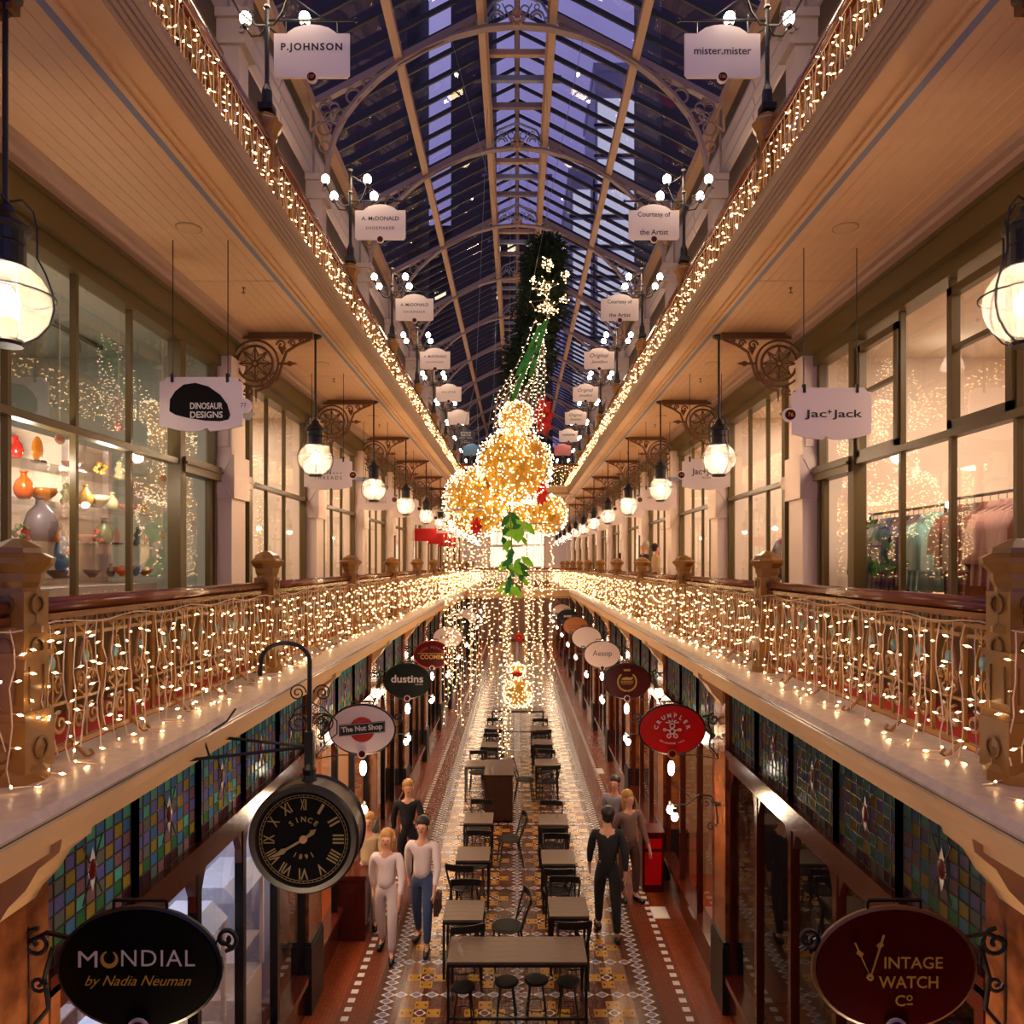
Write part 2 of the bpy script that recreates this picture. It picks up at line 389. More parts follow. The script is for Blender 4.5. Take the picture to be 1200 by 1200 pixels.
for s_ in spots:
    if s_ in ns_ or s_[2] < 8: continue
    k, x, y = s_; src = kinds[k]
    if s_[2] > 30 and k != 'dash' and random.random() < .0: continue
    o = len(far.v); far.v += [(a+x, c+y, d) for a, c, d in src.v]
    mp = []
    for m_ in src.mats:
        if m_ not in far.mats: far.mats.append(m_)
        mp.append(far.mats.index(m_))
    for f, mi in zip(src.f, src.m): far.f.append(tuple(i+o for i in f)); far.m.append(mp[mi])
part('mosaic_tiling', far, floor, kind='stuff')

# ---- side structures
for s in (-1, 1):
    S = SIDE[s]
    X = lambda *p: [(s*a, z) for a, z in p]
    # gallery floor and the ledge in front of it
    b = B('carpet'); b.box(s*2.52, s*3.55, Y0, YEND, 3.95, 4.06); struct('floor', b)
    b = B('stone'); b.poly_y(X((2.02, 4.10), (2.05, 4.14), (2.56, 4.14), (2.56, 3.9), (2.05, 4.05)), Y0, YEND); struct('trim_1', b)
    b = B('olive_dark'); b.box(s*2.03, s*2.10, Y0, YEND, 4.075, 4.095)
    b.use(M['cream']); b.poly_y(X((2.05, 4.07), (2.06, 3.99), (2.10, 3.97), (2.10, 3.93), (2.16, 3.90), (2.16, 3.86), (2.3, 3.84), (2.42, 3.76), (2.42, 3.72), (2.6, 3.72), (2.6, 4.07)), Y0, YEND)
    struct('trim_2', b)
    # slab soffit under the first gallery
    b = B('darkwall'); b.box(s*2.6, s*6, Y0, YEND, 3.72, 3.9); struct('ceiling', b)
    # ---- underside of the upper gallery
    b = B('cream'); b.box(s*2.035, s*2.20, Y0, YEND, 7.945, 8.0); struct('ceiling_'+S, b)
    b = B('moulding')
    for i, (x0, z0) in enumerate(((1.992, 8.10), (2.004, 8.06), (2.016, 8.02), (2.03, 7.985))): b.box(s*x0, s*2.1, Y0, YEND, z0-.03, z0+.008)
    b.poly_y(X((1.975, 8.2), (1.975, 8.16), (1.99, 8.115), (2.1, 8.115), (2.1, 8.2)), Y0, YEND); struct('trim_3', b)
    b = B('cream'); b.box(s*2.18, s*2.20, Y0, YEND, 7.915, 7.96); b.box(s*2.20, s*2.235, Y0, YEND, 7.93, 7.96); b.box(s*2.235, s*2.27, Y0, YEND, 7.905, 7.96); struct('trim_4', b)
    b = B('bluegrey'); b.box(s*2.27, s*2.335, Y0, YEND, 7.925, 7.97); struct('trim_5', b)
    b = B('cream'); b.box(s*2.06, s*7, Y0, YEND, 7.99, 8.18); cl = struct('ceiling', b)
    nb = 9; w = (3.17-2.335)/nb
    bb = B('board'); bb.poly_y([(0, 0), (.004, -.006), (w-.006, -.006), (w-.002, 0), (w-.002, .05), (0, .05)], 0, 3.70); bm = bb.mesh('ceiling_board')
    for k in range(13):
        for i in range(nb):
            link('ceiling_board', bm, cl, (2.335*s+(i*w if s > 0 else -(i+1)*w), 3.66+3.72*k-(3.72 if k == 0 else 0)*0, 7.945))
        if k == 0:
            for i in range(nb): link('ceiling_board', bm, cl, (2.335*s+(i*w if s > 0 else -(i+1)*w), -.06, 7.945))
    b = B('tanbeam'); b.poly_y(X((3.17, 7.94), (3.19, 7.90), (3.24, 7.89), (3.26, 7.86), (3.32, 7.85), (3.36, 7.82), (3.36, 7.99), (3.17, 7.99)), Y0, YEND); struct('trim_6', b)
    b = B('olive'); b.box(s*3.34, s*3.6, Y0, YEND, 7.60, 7.86); b.box(s*3.32, s*3.36, Y0, YEND, 7.80, 7.84); b.box(s*3.42, s*3.6, Y0, YEND, 7.48, 7.62); struct('trim_7', b)
    # ---- upper floor walkway and wall
    b = B('olive_dark'); b.box(s*3.48, s*3.6, Y0, YEND, 8.18, 11.6); struct('wall_'+S, b)
    b = B('olive'); b.box(s*3.40, s*3.5, Y0, YEND, 10.5, 11.12)
    for k in range(44): b.box(s*3.42, s*3.5, 3+k*1.1, 3.12+k*1.1, 8.3, 10.5)
    b.box(s*3.42, s*3.5, Y0, YEND, 8.9, 9.0); struct('trim_8', b)
    wu = B('olive_dark'); wu.box(s*3.52, s*3.62, Y0, YEND, 11.6, 12.75); wu = struct('wall_'+S+'_clerestory', wu); wu.name = 'wall_'+S
    bb = B('upperwall'); bb.poly_y([(0, 0), (-.03*s, .02), (-.06*s, .14), (0, .16)], 0, 3.7); bm = bb.mesh('board')
    for k in range(13):
        for i in range(3): link('weatherboard', bm, wu, (3.50*s, 3.66+3.72*(k-1), 11.62+.25*i))
    bb = B('bluegrey'); 
    for i in range(3): bb.box(s*3.46, s*3.53, Y0, YEND, 11.785+.25*i, 11.855+.25*i)
    part('shadow_gap_slat', bb, wu, kind='stuff')  # blue-grey strips filling the gaps between the weatherboards
    b = B('tanbeam'); b.box(s*3.34, s*3.62, Y0, YEND, 12.72, 12.9); struct('trim_9', b)
# ---- end walls
b = B('warmwall'); b.box(-8, 8, YEND, YEND+.2, 0, 4.0); struct('wall_end', b)
b = B('shopwall'); b.box(-8, -1.9, YEND, YEND+.2, 4.0, 8.2); b.box(1.9, 8, YEND, YEND+.2, 4.0, 8.2); b.box(-1.9, 1.9, YEND, YEND+.2, 4, 4.9); b.box(-1.9, 1.9, YEND, YEND+.2, 7.4, 8.2); struct('wall_end', b)
b = B('olive_dark'); b.box(-8, 8, YEND, YEND+.2, 8.2, 12.4); b.poly_y([(-3.6, 12.4), (3.6, 12.4), (.6, 14.4), (-.6, 14.4)], YEND, YEND+.2); struct('wall_end', b)
# big lit window in the end wall of the first gallery
b = B('cream')
for x in (-1.9, -.63, .63, 1.83): b.box(x, x+.07, YEND-.05, YEND+.1, 4.9, 7.4)
for z in (4.9, 6.4, 7.33): b.box(-1.9, 1.9, YEND-.05, YEND+.1, z, z+.07)
ew = struct('window_1', b)
endglow = emis('sunlit_street_window', (1, .80, .56), 1.5)
for i in range(3):
    for z0, z1 in ((4.97, 6.4), (6.47, 7.33)): part('pane', B(endglow).box(-1.83+i*1.27, -.63+i*1.27, YEND+.02, YEND+.04, z0, z1), ew)

# ---- cross bridges at the eighth newel line
def bridge(z, name):
    b = B('cream'); b.box(-2.1, 2.1, 29.9, 32.2, z-.22, z-.02); b.use(M['stone']); b.box(-2.1, 2.1, 29.8, 32.3, z-.02, z+.04); b.use(M['moulding']); b.box(-2.1, 2.1, 29.84, 29.92, z-.3, z-.22)
    return struct(name, b)
bridge(4.12, 'slab'); bridge(8.2, 'slab')

# ---- first gallery shopfronts
winn = 2
def shopfront(s, k):
    """shopfront between pier k and k+1 on side s at x = 3.5"""
    global winn
    ya, yb = PY[k]+.24, PY[k+1]-.24
    if k == 0: ms = [ya+.75, 5.2, 6.0, 6.85] if s < 0 else [ya+.6, 5.3, 6.1, 6.9]; thick = 7.8
    else: ms = [ya+1.35, ya+2.15]; thick = ya+.55
    zb, zt, zh = 4.87, 6.24, 7.48
    b = B('olive')
    b.box(s*3.44, s*3.54, ya, yb, 4.06, zb); b.box(s*3.40, s*3.56, ya, yb, zb-.03, zb+.03)        # stall riser and sill
    b.box(s*3.46, s*3.56, ya, ya+.07, 4.06, zh); b.box(s*3.46, s*3.56, yb-.07, yb, 4.06, zh)
    w = struct('window_%d' % winn, b); winn += 1
    part('post', B('olive').box(s*3.43, s*3.56, thick-.06, thick+.06, 4.06, zh), w)
    for y in ms: part('mullion', B('olive').box(s*3.475, s*3.525, y-.02, y+.02, zb, zh), w)
    glazed = (ya, thick) if k == 0 else (thick, yb); door = (thick, yb) if k == 0 else (ya, thick)
    part('transom', B('olive').box(s*3.45, s*3.55, glazed[0], glazed[1], zt-.03, zt+.03), w)
    bt = B('pilaster' if k else 'olive'); bt.box(s*3.40, s*3.56, door[0], door[1], zt-.10, zt+.06); bt.box(s*3.38, s*3.56, door[0], door[1], zt-.02, zt+.01); part('door_head', bt, w)
    bd = B('olive'); bd.box(s*3.47, s*3.53, door[0]+.1, door[0]+.17, 4.1, zt-.1); bd.box(s*3.47, s*3.53, door[1]-.17, door[1]-.1, 4.1, zt-.1); bd.box(s*3.47, s*3.53, door[0]+.1, door[1]-.1, 4.1, 4.6)
    part('door_frame', bd, w)
    ys = [glazed[0]]+[m for m in ms if glazed[0] < m < glazed[1]]+[glazed[1]]
    for a, c in zip(ys, ys[1:]):
        for z0, z1 in ((zb+.03, zt-.03), (zt+.03, zh)): part('pane', B('glass').add([(s*3.5, a, z0), (s*3.5, c, z0), (s*3.5, c, z1), (s*3.5, a, z1)], [(0, 1, 2, 3)]), w)
    for z0, z1 in ((4.6, zt-.1), (zt+.06, zh)): part('pane', B('glass').add([(s*3.5, door[0], z0), (s*3.5, door[1], z0), (s*3.5, door[1], z1), (s*3.5, door[0], z1)], [(0, 1, 2, 3)]), w)
    if k == 0 and s > 0:     # framed opening lights of the near right shop
        for a, c, z0, z1 in ((5.3, 6.1, zt+.03, 7.4), (6.9, 7.72, zt+.03, 7.4)):
            f = B('olive'); f.box(3.45, 3.52, a, c, z0, z0+.07); f.box(3.45, 3.52, a, c, z1-.07, z1); f.box(3.45, 3.52, a, a+.07, z0, z1); f.box(3.45, 3.52, c-.07, c, z0, z1); f.box(3.46, 3.51, a, c, z0+.62, z0+.66)
            part('sash', f, w)
    # room behind
    wm = 'shopgrey' if (s < 0 and k == 0) else 'shopwall'
    b = B(wm); b.box(s*6.4, s*6.5, ya-.24, yb+.24, 4.05, 7.7); struct('wall_'+SIDE[s]+'_shop', b)
    b = B(wm); b.box(s*3.6, s*6.4, yb+.2, yb+.28, 4.05, 7.7); struct('partition', b)
    b = B(wm); b.box(s*3.6, s*6.5, ya-.24, yb+.24, 7.62, 7.7); struct('ceiling', b)
    b = B('shopfloor'); b.box(s*3.55, s*6.5, ya-.24, yb+.24, 3.95, 4.05); struct('floor', b)
    area_light('shop_light', (s*4.9, (ya+yb)/2, 7.58), LE['shop_near_left'] if wm == 'shopgrey' else LE['shop']*(1.5 if k == 0 else 1), 1.6, min(yb-ya, 3)*.8, (1, .8, .6) if wm == 'shopgrey' else (1, .76, .58))
for s in (-1, 1):
    for k in range(0, 11): shopfront(s, k)
    b = B('shopwall'); b.box(s*3.6, s*6.4, 3.3, 3.38, 4.05, 7.7); struct('partition', b)

# ---- first gallery pilasters
def pilaster_obj(s, y):
    b = B('pilaster'); x0 = s*3.30
    b.box(x0, s*3.56, y-.22, y+.22, 4.06, 7.6)
    b.box(s*3.27, s*3.56, y-.25, y+.25, 4.06, 4.5); b.box(s*3.26, s*3.56, y-.25, y+.25, 5.95, 6.45)
    r = struct('pilaster', b)
    c = B('bluegrey'); c.poly_y([(s*3.56, 6.95), (s*3.27, 6.95), (s*3.2, 7.03), (s*3.56, 7.03)], y-.29, y+.29); part('cap', c, r)
    d = B('pilaster'); d.box(s*3.33, s*3.53, y-.235, y-.21, 6.55, 6.85)
    d.add([(s*3.30, y-.26, 6.0), (s*3.52, y-.26, 6.0), (s*3.41, y-.26, 6.2), (s*3.30, y-.235, 6.0), (s*3.52, y-.235, 6.0), (s*3.41, y-.235, 6.2)], [(0, 1, 2), (3, 5, 4), (0, 3, 4, 1), (1, 4, 5, 2), (2, 5, 3, 0)])
    d.add([(s*3.30, y-.26, 6.4), (s*3.52, y-.26, 6.4), (s*3.41, y-.26, 6.2), (s*3.30, y-.235, 6.4), (s*3.52, y-.235, 6.4), (s*3.41, y-.235, 6.2)], [(0, 2, 1), (3, 4, 5), (0, 1, 4, 3), (1, 2, 5, 4), (2, 0, 3, 5)])
    part('panel', d, r)
for s in (-1, 1):
    for y in PY: pilaster_obj(s, y)

# ---- ground floor: piers, leaded windows, shopfronts
PANEC = [stained('pane_'+n, C(*c)) for n, c in (('sea', (116, 168, 150)), ('sky', (96, 136, 160)), ('gold', (166, 144, 78)), ('rose', (150, 118, 116)), ('lilac', (130, 124, 160)), ('plum', (96, 62, 70)), ('ash', (130, 130, 120)), ('leaf', (80, 130, 90)))]
def pane_colour(i, j):
    rows = [(5, 3, 5, 6, 5, 3), (6, 3, 5, 6), (0, 1, 0, 1), (2, 4, 0, 1), (3, 4, 2, 6), (4, 4, 3, 1), (2, 6, 3, 0), (7, 1, 7, 2), (5, 3, 6, 5)]
    r = rows[j % 9]; return PANEC[r[(i*3+j) % len(r)]]
GZ0, GZ1 = 3.06, 3.80
def leaded(s, ya, yb, single):
    global winn
    b = B('redwood'); x0, x1 = s*2.44, s*2.52
    b.box(x0, x1, ya-.03, ya+.03, GZ0, GZ1); b.box(x0, x1, yb-.03, yb+.03, GZ0, GZ1); b.box(s*2.40, x1, ya, yb, GZ0-.1, GZ0); b.box(x0, x1, ya, yb, GZ1-.03, GZ1+.02)
    w = struct('window_%d' % winn, b); winn += 1
    ni, nj = 9, 8; dy = (yb-ya-.06)/ni; dz = (GZ1-GZ0-.03)/nj
    ld = B('lead')
    for i in range(ni+1): ld.box(s*2.462, s*2.478, ya+.03+i*dy-.004, ya+.03+i*dy+.004, GZ0, GZ1-.03)
    for j in range(nj+1): ld.box(s*2.462, s*2.478, ya+.03, yb-.03, GZ0+j*dz-.004, GZ0+j*dz+.004)
    part('lead_cames', ld, w, kind='stuff')
    st = MB()
    yc, zc = (ya+yb)/2, (GZ0+GZ1)/2
    for i in range(ni):
        for j in range(nj):
            x = s*(2.468+random.uniform(-.002, .002)); y, z = ya+.03+i*dy, GZ0+j*dz
            q = [(x, y+.004, z+.004), (x, y+dy-.004, z+.004), (x, y+dy-.004, z+dz-.004), (x, y+.004, z+dz-.004)]
            q += [(x+.004*s, a[1], a[2]) for a in q]
            fs = [(0, 1, 2, 3), (7, 6, 5, 4), (0, 4, 5, 1), (1, 5, 6, 2), (2, 6, 7, 3), (3, 7, 4, 0)]
            c = pane_colour(i, nj-j)
            if single: part('pane', B(c).add(q, fs), w)
            else: st.use(c); st.add(q, fs)
    if not single: part('glazing', st, w, kind='stuff')
    d = B('tile_w'); x = s*2.455
    for sg in (-1, 1):
        d.add([(x, yc, zc+.04*sg), (x, yc-.05, zc), (x, yc, zc+.13*sg), (x, yc+.05, zc)], [(0, 1, 2), (0, 2, 3)])
    d.use(M['maroon']); d.sphere((x, yc, zc), .04, 8, 6, .3, 1, 1.5)
    d.use(M['lead'])
    for a in (-1, 1): d.tube([(x, yc-.1, zc-.17*a), (x, yc+.1, zc+.17*a)], .005, 4)
    part('star_boss', d, w, kind='stuff')
M['ggl'] = glass('ground_glass', gloss=.1)
gl_cols = {}
for s in (-1, 1):
    S = SIDE[s]
    for k, y in enumerate(PY[:12]):
        b = B('marble'); b.box(s*2.40, s*2.78, y-.24, y+.24, .78, 3.72); p = struct('pillar', b)
        part('plinth', B('black').box(s*2.36, s*2.82, y-.27, y+.27, 0, .78), p)
        part('plinth_moulding', B('black').box(s*2.37, s*2.80, y-.26, y+.26, .78, .83), p)
        c = B('cream'); c.poly_y([(s*2.10, 3.97), (s*2.12, 3.86), (s*2.22, 3.78), (s*2.28, 3.68), (s*2.36, 3.60), (s*2.42, 3.5), (s*2.5, 3.5), (s*2.5, 3.97)], y-.13, y+.13)
        part('corbel', c, p)
        sl = B('redwood' if s > 0 else 'marble'); sl.box(s*2.40, s*2.44, y+.26, y+.34, .2, 3.0); part('trim_strip', sl, p)
    for k in range(11):
        ya, yb = PY[k]+.26, PY[k+1]-.26; n = 5 if k == 0 else 3; dw = (yb-ya)/n
        for i in range(n): leaded(s, ya+i*dw, ya+(i+1)*dw, k == 0)
        b = B('redwood'); b.box(s*2.44, s*2.56, ya, yb, 0, .42); b.box(s*2.38, s*2.58, ya, yb, .40, .47); b.box(s*2.42, s*2.56, ya, yb, 2.84, 2.97)
        w = struct('window_%d' % winn, b); winn += 1
        for i in range(n+1): part('mullion', B('blacks' if s < 0 else 'redwood').box(s*2.44, s*2.52, ya+i*dw-.035, ya+i*dw+.035, .47, GZ0), w)
        for i in range(n):
            if i != (n-1 if s > 0 else 1) or k == 0: part('pane', B('ggl').add([(s*2.48, ya+i*dw, .47), (s*2.48, ya+i*dw+dw, .47), (s*2.48, ya+i*dw+dw, 2.84), (s*2.48, ya+i*dw, 2.84)], [(0, 1, 2, 3)]), w)
            a, c = ya+i*dw, ya+(i+1)*dw       # arched spandrels under the rail
            sp = B('redwood')
            for q, sg in ((a+.03, 1), (c-.03, -1)): sp.poly_x([(q, 2.86), (q+sg*.22, 2.86), (q+sg*.10, 2.80), (q+sg*.03, 2.66), (q, 2.5)], s*2.45, s*2.51)
            part('spandrel', sp, w)
        wm = ('coolwall' if s < 0 else 'darkwall') if k == 0 else random.choice(['warmwall', 'darkwall', 'warmwall'])
        if k in (1, 2) and s < 0: wm = 'shopwall'
        if k == 1 and s < 0: wm = 'warmwall'
        b = B(wm); b.box(s*5.2, s*5.3, PY[k], PY[k+1], 0, 3.72); struct('wall_'+S+'_shop', b)
        b = B(wm); b.box(s*2.8, s*5.2, PY[k+1]-.04, PY[k+1]+.04, 0, 3.72); struct('partition', b)
        e = LE['ground']
        if k == 0: area_light('shop_light', (s*4.0, (ya+yb)/2, 3.68), LE['ground_near'] if s < 0 else .8, 1.2, 3.5, (.78, .82, 1) if s < 0 else (1, .6, .4))
        else: area_light('shop_light', (s*3.9, (ya+yb)/2, 3.68), e*(3 if (s < 0 and k == 1) else random.choice((.7, 1, 1.5))), 1.2, 2.4, (1, .75, .5))
for y in (4.6, 5.6, 6.6, 7.6, 8.5): point_light('window_backlight', (-3.0, y, 3.3), 9, (1, .86, .7), .1)  # unseen point lights added to brighten the left stained glass from behind
for k in (1, 2):
    for q in (.9, 1.9, 2.9): point_light('window_backlight', (-2.85, PY[k]+q, 3.4), 14, (1, .9, .75), .1)
b = B('darkwall'); b.box(-5.2, -2.8, 3.2, 3.3, 0, 3.72); b.box(2.8, 5.2, 3.2, 3.3, 0, 3.72); struct('partition', b)
area_light('end_hall_light', (0, 49, 7.9), 90, 3, 3, (1, .75, .5)); area_light('end_hall_light', (0, 46, 3.6), 120, 3, 4, (1, .75, .5))  # unseen area lights added to warm the dark far end
b = B('darkwall'); b.box(-8, 8, Y0-.2, Y0, 0, 4.0); struct('wall_back', b)

# ---- roof: trusses, beams, glazing
ARCH = [(-3.14, 11.6), (-3.10, 11.95), (-3.0, 12.3), (-2.84, 12.62), (-2.6, 12.93), (-2.3, 13.22), (-1.96, 13.48), (-1.55, 13.72), (-1.05, 13.93), (-.55, 14.06), (0, 14.11), (.55, 14.06), (1.05, 13.93), (1.55, 13.72), (1.96, 13.48), (2.3, 13.22), (2.6, 12.93), (2.84, 12.62), (3.0, 12.3), (3.10, 11.95), (3.14, 11.6)]
def ribbon(b, pts, y0, y1, t):
    up = []
    for i, (x, z) in enumerate(pts):
        a = pts[max(0, i-1)]; c = pts[min(len(pts)-1, i+1)]; dx, dz = c[0]-a[0], c[1]-a[1]; L = math.hypot(dx, dz); up.append((x-dz/L*t, z+dx/L*t))
    for i in range(len(pts)-1): b.poly_y([pts[i], pts[i+1], up[i+1], up[i]], y0, y1)
    return b
def rz_(x): return 14.66-.52*abs(x)        # rafter underside height
def truss():
    b = B('mauve'); ribbon(b, ARCH, -.07, .07, .05)
    root = link('roof_truss', b.mesh('roof_truss'))
    c = B('mauve')
    for s in (-1, 1): ribbon(c, [(-3.45, rz_(3.45)-.12), (-.6, rz_(.6)-.12)] if s < 0 else [(.6, rz_(.6)-.12), (3.45, rz_(3.45)-.12)], -.06, .06, .1)
    part('rafter', c, root)
    for s in (-1, 1):
        f = B('mauve')
        for (x, z, R) in ((2.98, 12.62, .13), (2.72, 12.96, .12), (2.47, 13.17, .08)): f.ring((s*x, 0, z), R, .022, n=14, k=4)
        for a in range(3):
            t = a*2*PI/3+.5; f.ring((s*(3.12+.09*math.cos(t)), 0, 12.72+.09*math.sin(t)), .085, .018, n=10, k=4)
        f.ring((s*3.2, 0, 12.42), .11, .018, n=10, k=4); f.ring((s*3.2, 0, 12.12), .09, .018, n=10, k=4); f.ring((s*3.18, 0, 12.92), .09, .016, n=10, k=4)
        f.spiral((s*2.28, 0, 13.36), .07, 1.5, .014, n=14, k=4); f.spiral((s*2.12, 0, 13.45), .05, 1.5, .012, n=14, k=4)
        f.poly_y([(s*2.05, 13.42), (s*1.2, 13.86), (s*1.2, 13.93), (s*2.05, 13.52)], -.015, .015)
        f.spiral((s*.75, 0, 14.14), .07, 1.5, .016, n=14, k=4); f.tube([(s*3.14, 0, 11.6), (s*3.38, 0, 11.6), (s*3.38, 0, 12.8), (s*3.14, 0, 12.9)], .025, 4)
        part('fretwork', f, root)
    l = B('bluegrey')       # lantern fretwork over the crown
    ribbon(l, [(-.58, 14.2), (-.4, 14.5), (0, 14.66), (.4, 14.5), (.58, 14.2)], -.02, .02, .035)
    for s in (-1, 1):
        for q in (.12, .07): l.ring((s*.33, 0, 14.26), q, .018, n=12, k=4, a0=0, a1=PI)
        l.ring((s*.13, 0, 14.4), .07, .014, n=10, k=4); l.ring((s*.33, 0, 14.44), .045, .012, n=8, k=4)
        l.spiral((s*.5, 0, 14.22), .06, 1.4, .014, n=12, k=4); l.tube([(s*.05, 0, 14.15), (s*.25, 0, 14.5)], .012, 4)
    part('crown_fretwork', l, root)
    r = B('tanbeam'); r.lathe([(.0, -.05), (.09, -.04), (.13, 0), (.09, .04), (0, .05)], (0, 0, 14.17), 10)
    for i in range(6): r.sphere((.1*math.cos(i*PI/3), -.08, 14.2+.1*math.sin(i*PI/3)), .045, 6, 4)
    part('boss', r, root)
    return root
T0 = truss(); T0['kind'] = 'structure'; T0.location = (0, PY[2]-.1, 0)
for y in [PY[1]-.1]+[p-.1 for p in PY[3:]]:
    dup(T0, (0, y, 0))
# upper pilasters carrying the trusses
for s in (-1, 1):
    for y in PY[1:]:
        b = B('upperwall'); b.box(s*3.22, s*3.48, y-.2, y+.1, 8.2, 11.2); b.box(s*3.18, s*3.48, y-.23, y+.13, 8.2, 8.7); p = struct('pilaster', b)
        c = B('upperwall'); c.box(s*3.14, s*3.48, y-.25, y+.15, 11.2, 11.26); c.box(s*3.18, s*3.48, y-.22, y+.12, 11.26, 11.5); c.box(s*3.1, s*3.48, y-.27, y+.17, 11.5, 11.6)
        for i in range(3): c.spiral((s*3.17, y-.24+.001*i, 11.36), .06, 1.2, .02, n=12, k=4)
        part('capital', c, p)
        e = B('tanbeam'); e.tube([(s*3.3, y-.6, 12.1), (s*3.3, y-.05, 12.55)], .02, 4); e.tube([(s*3.3, y-.6, 12.1), (s*3.3, y-.62, 12.6)], .02, 4); e.tube([(s*3.3, y+.5, 12.1), (s*3.3, y-.05, 12.55)], .02, 4); e.tube([(s*3.3, y-.62, 12.6), (s*3.3, y+.52, 12.6)], .02, 4)
        part('strut', e, p)
for s in (-1, 1):
    b = B('tanbeam'); b.box(s*.54, s*.66, Y0, YEND, 14.2, 14.42); b.box(s*.50, s*.56, Y0, YEND, 14.3, 14.36); struct('beam', b)
    b = B('tanbeam'); b.poly_y([(s*1.9, 13.56), (s*2.02, 13.50), (s*2.02, 13.64), (s*1.9, 13.70)], Y0, YEND); struct('beam', b)
    b = B('barblack'); b.box(s*.64, s*.68, Y0, YEND, 14.42, 14.9)
    for k in range(44): b.box(s*.6, s*.66, 4+k*1.1, 4.3+k*1.1, 14.4, 14.85)
    struct('beam', b)
b = B('mauve'); b.box(-.035, .035, Y0, YEND, 15.1, 15.2); struct('beam', b)
for k in range(11):
    for q, zz, m_ in ((1.1, 14.46, 'tanbeam'), (1.9, 14.5, 'bluegrey'), (2.8, 14.52, 'mauve')):
        b = B(m_); b.box(-.62 if m_ != 'bluegrey' else -.85, .62 if m_ != 'bluegrey' else .85, PY[k+1]+q, PY[k+1]+q+.1, zz, zz+.1); struct('beam', b)
NB = 7; step = 3.72/NB
barL = {}
for s in (-1, 1):
    q = B('barblack'); x0, x1 = .64, 3.5
    q.poly_y([(s*x0, rz_(x0)+.04), (s*x1, rz_(x1)+.04), (s*x1, rz_(x1)+.13), (s*x0, rz_(x0)+.13)], -.022, .022); barL[s] = q.mesh('glazing_bar')
lq = {s: B('barblack').poly_y([(0, 15.2), (s*.68, 14.86), (s*.68, 14.93), (0, 15.27)], -.018, .018).mesh('lantern_bar') for s in (-1, 1)}
pn = {}
for s in (-1, 1):
    pn[s, 0] = B('skyglass').add([(s*.66, .02, rz_(.66)+.14), (s*.66, step-.02, rz_(.66)+.14), (s*1.96, step-.02, rz_(1.96)+.14), (s*1.96, .02, rz_(1.96)+.14)], [(0, 1, 2, 3)]).mesh('pane')
    pn[s, 1] = B('skyglass').add([(s*1.97, .02, rz_(1.97)+.13), (s*1.97, step-.02, rz_(1.97)+.13), (s*3.5, step-.02, rz_(3.5)+.13), (s*3.5, .02, rz_(3.5)+.13)], [(0, 1, 2, 3)]).mesh('pane')
    pn[s, 2] = B('skyglass').add([(0, .02, 15.28), (0, step-.02, 15.28), (s*.68, step-.02, 14.94), (s*.68, .02, 14.94)], [(0, 1, 2, 3)]).mesh('pane')
for k in range(12):
    root = struct('roof', B('barblack').box(-.05, .05, PY[0]+1.63+3.72*k, PY[0]+1.63+3.72*(k+1)-.01, 15.27, 15.33))
    for j in range(NB):
        y = PY[0]+1.63+3.72*k+j*step
        for s in (-1, 1):
            link('glazing_bar', barL[s], root, (0, y, 0)); link('lantern_bar', lq[s], root, (0, y, 0))
            for q in range(3): link('pane', pn[s, q], root, (0, y, 0))
# ---- towers outside the glass roof
def tower(name, label, x0, x1, y0, y1, z, m, wins=0, cat='building'):
    root = thing(name, label, cat, ((x0+x1)/2, (y0+y1)/2, 0))
    ox, oy = (x0+x1)/2, (y0+y1)/2
    part('facade', B(m).box(x0-ox, x1-ox, y0-oy, y1-oy, 0, z), root)
    part('parapet', B(m).box(x0-ox-.2, x1-ox+.2, y0-oy-.2, y1-oy+.2, z, z+.8), root)
    wb = B('litwin').box(-.7, .7, -.05, .05, -.5, .5).mesh('lit_window')
    for i in range(wins):
        nx = int((x1-x0)/2.4); zz = z-2-3*(i//nx)
        if random.random() < .6: link('lit_window', wb, root, (x0-ox+1.4+2.3*(i % nx), y0-oy, zz))
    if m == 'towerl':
        lw = B('facadelit').box(-.5, .5, -.04, .04, 0, 2.5).mesh('window_band')  # glowing bands added to imitate floodlighting on the pale facade
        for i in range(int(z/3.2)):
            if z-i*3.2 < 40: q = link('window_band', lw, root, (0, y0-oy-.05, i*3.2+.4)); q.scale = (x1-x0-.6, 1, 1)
    fl = B('tower')
    for i in range(int(z/3.2)): fl.box(x0-ox-.1, x1-ox+.1, y0-oy-.12, y0-oy, i*3.2, i*3.2+.25)
    if m == 'towerl': part('floor_line', fl, root, kind='stuff')
tower('tower_block', 'tall dark office tower beyond the left slope of the glass roof', -30, -8.7, 60, 75, 95, 'tower')
tower('tower_block', 'slim dark tower standing beside the roof ridge', -5.4, -2.0, 62, 74, 100, 'tower')
tower('tower_block', 'dark tower beyond the right slope of the glass roof', 11.4, 19, 60, 74, 90, 'tower')
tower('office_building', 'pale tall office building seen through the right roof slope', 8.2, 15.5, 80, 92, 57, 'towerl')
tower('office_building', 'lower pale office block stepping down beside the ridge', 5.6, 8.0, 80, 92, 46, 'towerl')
tower('office_block', 'dark wide office block with rows of lit windows beyond the roof end', -18, 4.5, 96, 110, 47, 'tower', wins=30)

